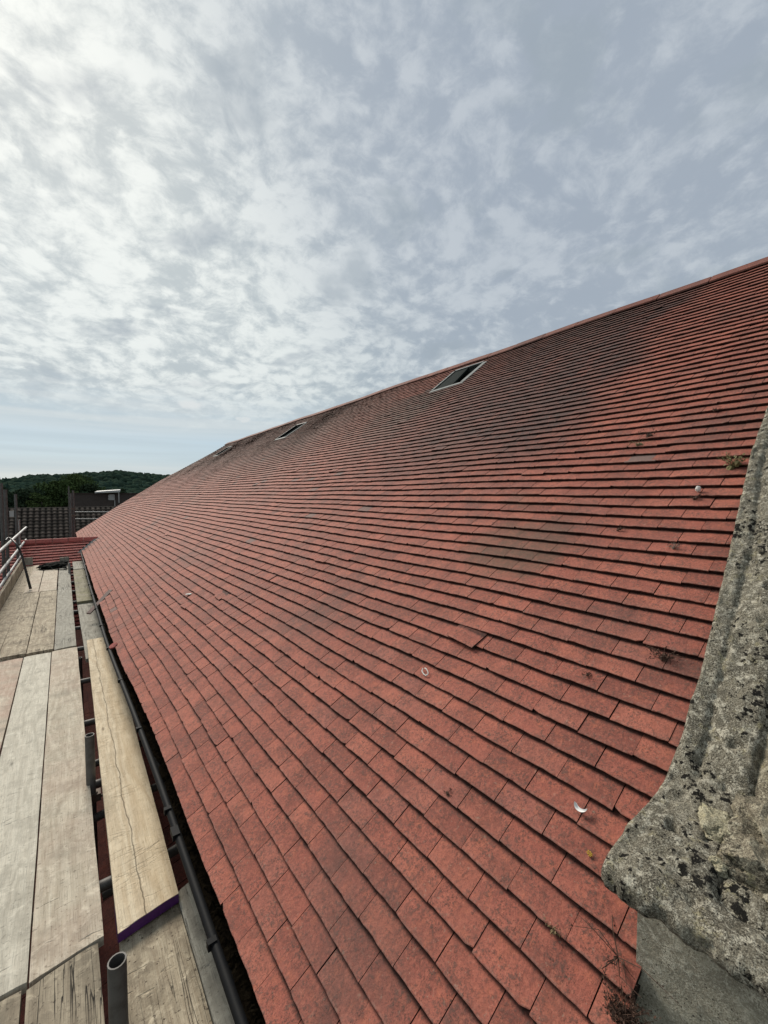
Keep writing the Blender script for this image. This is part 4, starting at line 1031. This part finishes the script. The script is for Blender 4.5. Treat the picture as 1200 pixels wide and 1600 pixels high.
# curled white feather
mb = MB(); c0 = Vector(RP(.385, .567, .029)); ux = Vector((U[0], 0, U[2])); vy = Vector((0, 1, 0)); nn_ = 16
A_ = []
for i in range(nn_):
    t_ = i / (nn_ - 1); ang = R(200 + 150 * t_); rad = .017; cc = c0 + (ux * math.sin(ang) - vy * math.cos(ang)) * rad + ux * .012
    wd = .008 * math.sin(math.pi * min(1, .06 + t_ * .94)) ** .7; dr = (ux * math.sin(ang) - vy * math.cos(ang))
    A_ += [cc - dr * wd * .5 + Nv * .004, cc + Nv * .001, cc + dr * wd + Nv * .010]
mb.add(A_, [(i * 3 + j, i * 3 + j + 1, i * 3 + 3 + j + 1, i * 3 + 3 + j) for i in range(nn_ - 1) for j in range(2)])
fe = mb.build('feather', plain('white_feather', (.75, .74, .72), .7), None, True); tag(fe, 'small curled white feather lying on a tile near the kneeler stone', 'feather')
# chalky ring left by a dropping, and pale lumps
mb = MB(); c0 = RP(.545, 1.352, .029)
ringp = []
for i in range(27):
    a = .9 + i / 26 * 5.5; rr = rng.uniform(.85, 1.08)
    ringp.append(Vector(c0) + ux * math.sin(a) * .012 * rr + vy * (math.cos(a) * .024 * rr) + ux * math.cos(a) * .008)
mb.tube(ringp, [rng.uniform(.0016, .0036) for _ in ringp], 6)
M_DROP = plain('chalk_white', (.66, .64, .60), .9, 0, 200, .4, (.4, .36, .33))
o = mb.build('bird_dropping', M_DROP); tag(o, 'chalky white ring shaped bird dropping in the middle of the roof', 'bird dropping')
mb = MB(); lump_mesh(mb, RP(1.935, .656, .036), (.011, .011, .014), 3, 1, .3, 3)
o = mb.build('bird_dropping', M_DROP); tag(o, 'pale rounded dropping lump on the tiles beside the coping', 'bird dropping')
mb = MB(); lump_mesh(mb, RP(.222, 4.544, .029), (.028, .026, .005), 3, 1, .6, 3)
o = mb.build('bird_dropping', M_DROP); tag(o, 'small white splash of droppings on the lower left part of the roof', 'bird dropping')

# ------------------------------------------------------------------ hill, woodland and trees
crest_px = [(-400, 770), (-200, 760), (-60, 752), (0, 751), (22, 748), (60, 743), (100, 741), (130, 738), (160, 737), (178, 735), (200, 737), (230, 740), (262, 743), (320, 750), (420, 758), (700, 770)]
CY_ = 430.
cr = sorted([(at_y(x, y, CY_).x, at_y(x, y, CY_).z) for x, y in crest_px]); crx = [c[0] for c in cr]; crz = [c[1] for c in cr]
def hill_z(x, y):
    f_ = sm(y, 150, CY_); k_ = np.interp(x * CY_ / max(y, 1), crx, crz) * (y / CY_)
    zc = k_ - 4.2
    z = -9.5 + (zc + 9.5) * f_
    if y > CY_: z = z - (y - CY_) * .12
    return float(z + 1.2 * mnoise.noise(Vector((x * .02, y * .02, 0))))
mb = MB(); nx_, ny_ = 60, 40
xs_ = np.linspace(-420, 520, nx_); yy_ = np.linspace(150, 600, ny_)
mb.add([(x, y, hill_z(x, y)) for y in yy_ for x in xs_], [(j * nx_ + i, j * nx_ + i + 1, (j + 1) * nx_ + i + 1, (j + 1) * nx_ + i) for j in range(ny_ - 1) for i in range(nx_ - 1)])
hl = mb.build('hill', plain('hill_floor', (.03, .045, .025), .95, 0, .05, .5), None, True); hl['kind'] = 'structure'

def leaf_mat(name, c1, c2, c3):
    m, t, b = new_mat(name); P_ = coords(t); r_ = t.attr('rnd')
    c_ = t.mix(r_, c1, c2); c_ = t.mix(t.ss(t.noise(P_, .35, 4, .6), .45, .65, 0, .7), c_, c3)
    t.put(b.inputs['Base Color'], c_); b.inputs['Roughness'].default_value = .9; b.inputs['Specular IOR Level'].default_value = 0
    return m
M_WOODS = leaf_mat('far_foliage', (.020, .036, .026), (.034, .050, .034), (.022, .042, .036))  # bluish greens put distance haze into the leaf colour
M_LEAFA = leaf_mat('green_foliage', (.034, .055, .022), (.085, .115, .042), (.055, .085, .036))
M_LEAFB = leaf_mat('dark_foliage', (.022, .034, .020), (.045, .062, .034), (.030, .048, .034))
M_BARK = plain('bark', (.06, .05, .04), .9)

bm = bmesh.new(); bmesh.ops.create_icosphere(bm, subdivisions=3, radius=1)
ICO_V = np.array([v.co[:] for v in bm.verts]); ICO_F = np.array([[v.index for v in f.verts] for f in bm.faces]); bm.free()
bm = bmesh.new(); bmesh.ops.create_icosphere(bm, subdivisions=2, radius=1)
ICO2_V = np.array([v.co[:] for v in bm.verts]); ICO2_F = np.array([[v.index for v in f.verts] for f in bm.faces]); bm.free()
# woodland: a mass of crowns, each a ragged clump with leaf sized flaps
vs_, fs_, rn_ = [], [], []; nb = 0
def add_np(v, f, r):
    global nb
    vs_.append(v); fs_.append(f + nb); rn_.append(np.full(len(v), r) if np.isscalar(r) else r); nb += len(v)
rg = np.random.default_rng(4)
NZ = [np.array([mnoise.noise(Vector(v * 2.1) + Vector((q * 5.1, 0, 3))) + .6 * mnoise.noise(Vector(v * 5.3) + Vector((q * 3.7, 2, 3))) for v in ICO2_V]) for q in range(24)]
NZ3 = [np.array([mnoise.noise(Vector(v * 2.1) + Vector((q * 5.1, 9, 3))) + .6 * mnoise.noise(Vector(v * 5.3) + Vector((q * 3.7, 9, 3))) for v in ICO_V]) for q in range(12)]
cnt = 0
for i in range(2600):
    yy = 165 + 290 * rg.random() ** .8; px_ = rg.uniform(-140, 330); p = at_y(px_, 760, yy); x = p.x
    z = hill_z(x, yy); r_ = rg.uniform(1.8, 3.4); con = rg.random() < .05
    dense = yy < 330 or rg.random() < .9
    V = (ICO_V if yy < 260 and px_ < 280 else ICO2_V); Fc = (ICO_F if V is ICO_V else ICO2_F)
    ph = rg.random(3) * 50
    n_ = NZ[rg.integers(0, 24)][:len(V)] if V is ICO2_V else NZ3[rg.integers(0, 12)]
    cnt += 1
    Vv = V * (1 + .34 * n_)[:, None] + rg.normal(0, .035, V.shape)
    Vv = Vv * np.array([r_, r_, r_ * (1.7 if con else 1.05)]); 
    if con: Vv[:, :2] *= np.clip(1.0 - (Vv[:, 2:3] / (r_ * 1.7)) * .75, .1, 2) * .55
    add_np(Vv + np.array([x, yy, z + r_ * .55]), Fc, float(rg.random()))
def np_mesh(name, vs, fs, rn, mat, parent=None):
    v = np.concatenate(vs).astype(np.float32); f = np.concatenate(fs).astype(np.int32)
    me = bpy.data.meshes.new(name); me.vertices.add(len(v)); me.vertices.foreach_set('co', v.ravel())
    me.loops.add(f.size); me.loops.foreach_set('vertex_index', f.ravel()); me.polygons.add(len(f))
    me.polygons.foreach_set('loop_start', np.arange(0, f.size, f.shape[1], dtype=np.int32)); me.polygons.foreach_set('loop_total', np.full(len(f), f.shape[1], dtype=np.int32))
    me.update(calc_edges=True); me.validate()
    a = me.attributes.new('rnd', 'FLOAT', 'POINT'); a.data.foreach_set('value', np.concatenate(rn).astype(np.float32))
    me.materials.append(mat); o = bpy.data.objects.new(name, me); COL.objects.link(o)
    if parent: adopt(o, parent)
    return o
wd = np_mesh('woodland', vs_, fs_, rn_, M_WOODS); wd['kind'] = 'stuff'; tag(wd, 'dense dark green woodland covering the distant hill', 'woodland')

def tree(label, cx, cy, ztop, rx, rz, mat, n=5200, seed=1, leaf=.16, clumps=34):
    g_ = np.random.default_rng(seed); zc = ztop - rz
    r_ = thing('broadleaf_tree', label, 'tree', (cx, cy, -9.5), 'garden trees between the roofs and the hill')
    mb = MB(); mb.tube([(cx, cy, -9.5), (cx + .1, cy, -6), (cx, cy, zc - rz * .2), (cx + .1, cy, ztop - rz * .5)], [.32, .27, .18, .05], 8)
    cc = []
    for i in range(clumps):
        d = g_.normal(0, 1, 3); d /= np.linalg.norm(d); d[2] = abs(d[2]) * 1.0 if g_.random() < .8 else -abs(d[2]) * .5
        rr = g_.uniform(.35, .95); c = np.array([cx, cy, zc]) + d * np.array([rx, rx, rz]) * rr; cc.append((c, g_.uniform(.20, .38) * min(rx, rz)))
        if i < 9: mb.tube([(cx, cy, zc - rz * .5), tuple((np.array([cx, cy, zc]) + c) / 2 + g_.normal(0, .2, 3)), tuple(c)], [.11, .06, .02], 5)
    adopt(mb.build('trunk', M_BARK), r_)
    vs, fs, rn = [], [], []; k = 0
    per = n // clumps
    for c, s in cc:
        d = g_.normal(0, 1, (per, 3)); d /= np.linalg.norm(d, axis=1)[:, None]; p = c + d * s * g_.uniform(.55, 1.08, (per, 1)) * np.array([1.15, 1.15, .85])
        a_ = g_.normal(0, 1, (per, 3)); a_ /= np.linalg.norm(a_, axis=1)[:, None]; b2 = np.cross(a_, g_.normal(0, 1, (per, 3))); b2 /= np.linalg.norm(b2, axis=1)[:, None]
        L = leaf * g_.uniform(.6, 1.4, (per, 1)); q = np.stack([p - a_ * L, p - b2 * L * .6, p + a_ * L, p + b2 * L * .6], 1).reshape(-1, 3)
        vs.append(q); fs.append(np.arange(per * 4).reshape(-1, 4) + k); k += per * 4; rn.append(np.repeat(np.clip(g_.random() * .5 + g_.random(per) * .5, 0, 1), 4))
    np_mesh('crown', vs, fs, rn, mat, r_)
def tree_px(label, x, ytop, half_w, Y, rz, mat, **kw):
    p = at_y(x, ytop, Y); fdist = Vector((CX[2], CY[2], CZ[2])).dot(p); tree(label, p.x, p.y, p.z, half_w / F_PX * fdist, rz, mat, **kw)
tree_px('tall round crowned green tree just left of the brown block', 118, 743, 36, 78, 3.6, M_LEAFA, n=14000, seed=2, leaf=.17, clumps=60)
tree_px('broad lower green tree to the left of the round crowned one', 84, 753, 26, 72, 3.0, M_LEAFA, n=9000, seed=5, leaf=.16, clumps=44)
tree_px('dark bushy tree at the left above the dark pantiled roof', 34, 762, 32, 66, 2.8, M_LEAFB, n=10000, seed=8, leaf=.15, clumps=46)
tree_px('dark tree at the left edge behind the uprights', -14, 752, 22, 60, 3.0, M_LEAFB, n=7000, seed=9, leaf=.15)
tree_px('brownish small tree between the green trees and the brown block', 140, 757, 20, 64, 2.2, M_LEAFB, n=6000, seed=12, leaf=.13)
tree_px('low green bush just above the dark pantiled ridge', 62, 771, 18, 50, 1.6, M_LEAFA, n=5000, seed=14, leaf=.10)
tree_px('dark low tree behind the right part of the brown block', 196, 764, 16, 80, 2.4, M_LEAFB, n=5000, seed=15, leaf=.14)
tree_px('low dark bush at the left above the grey roofed house', 14, 772, 14, 56, 1.5, M_LEAFB, n=4000, seed=17, leaf=.10)
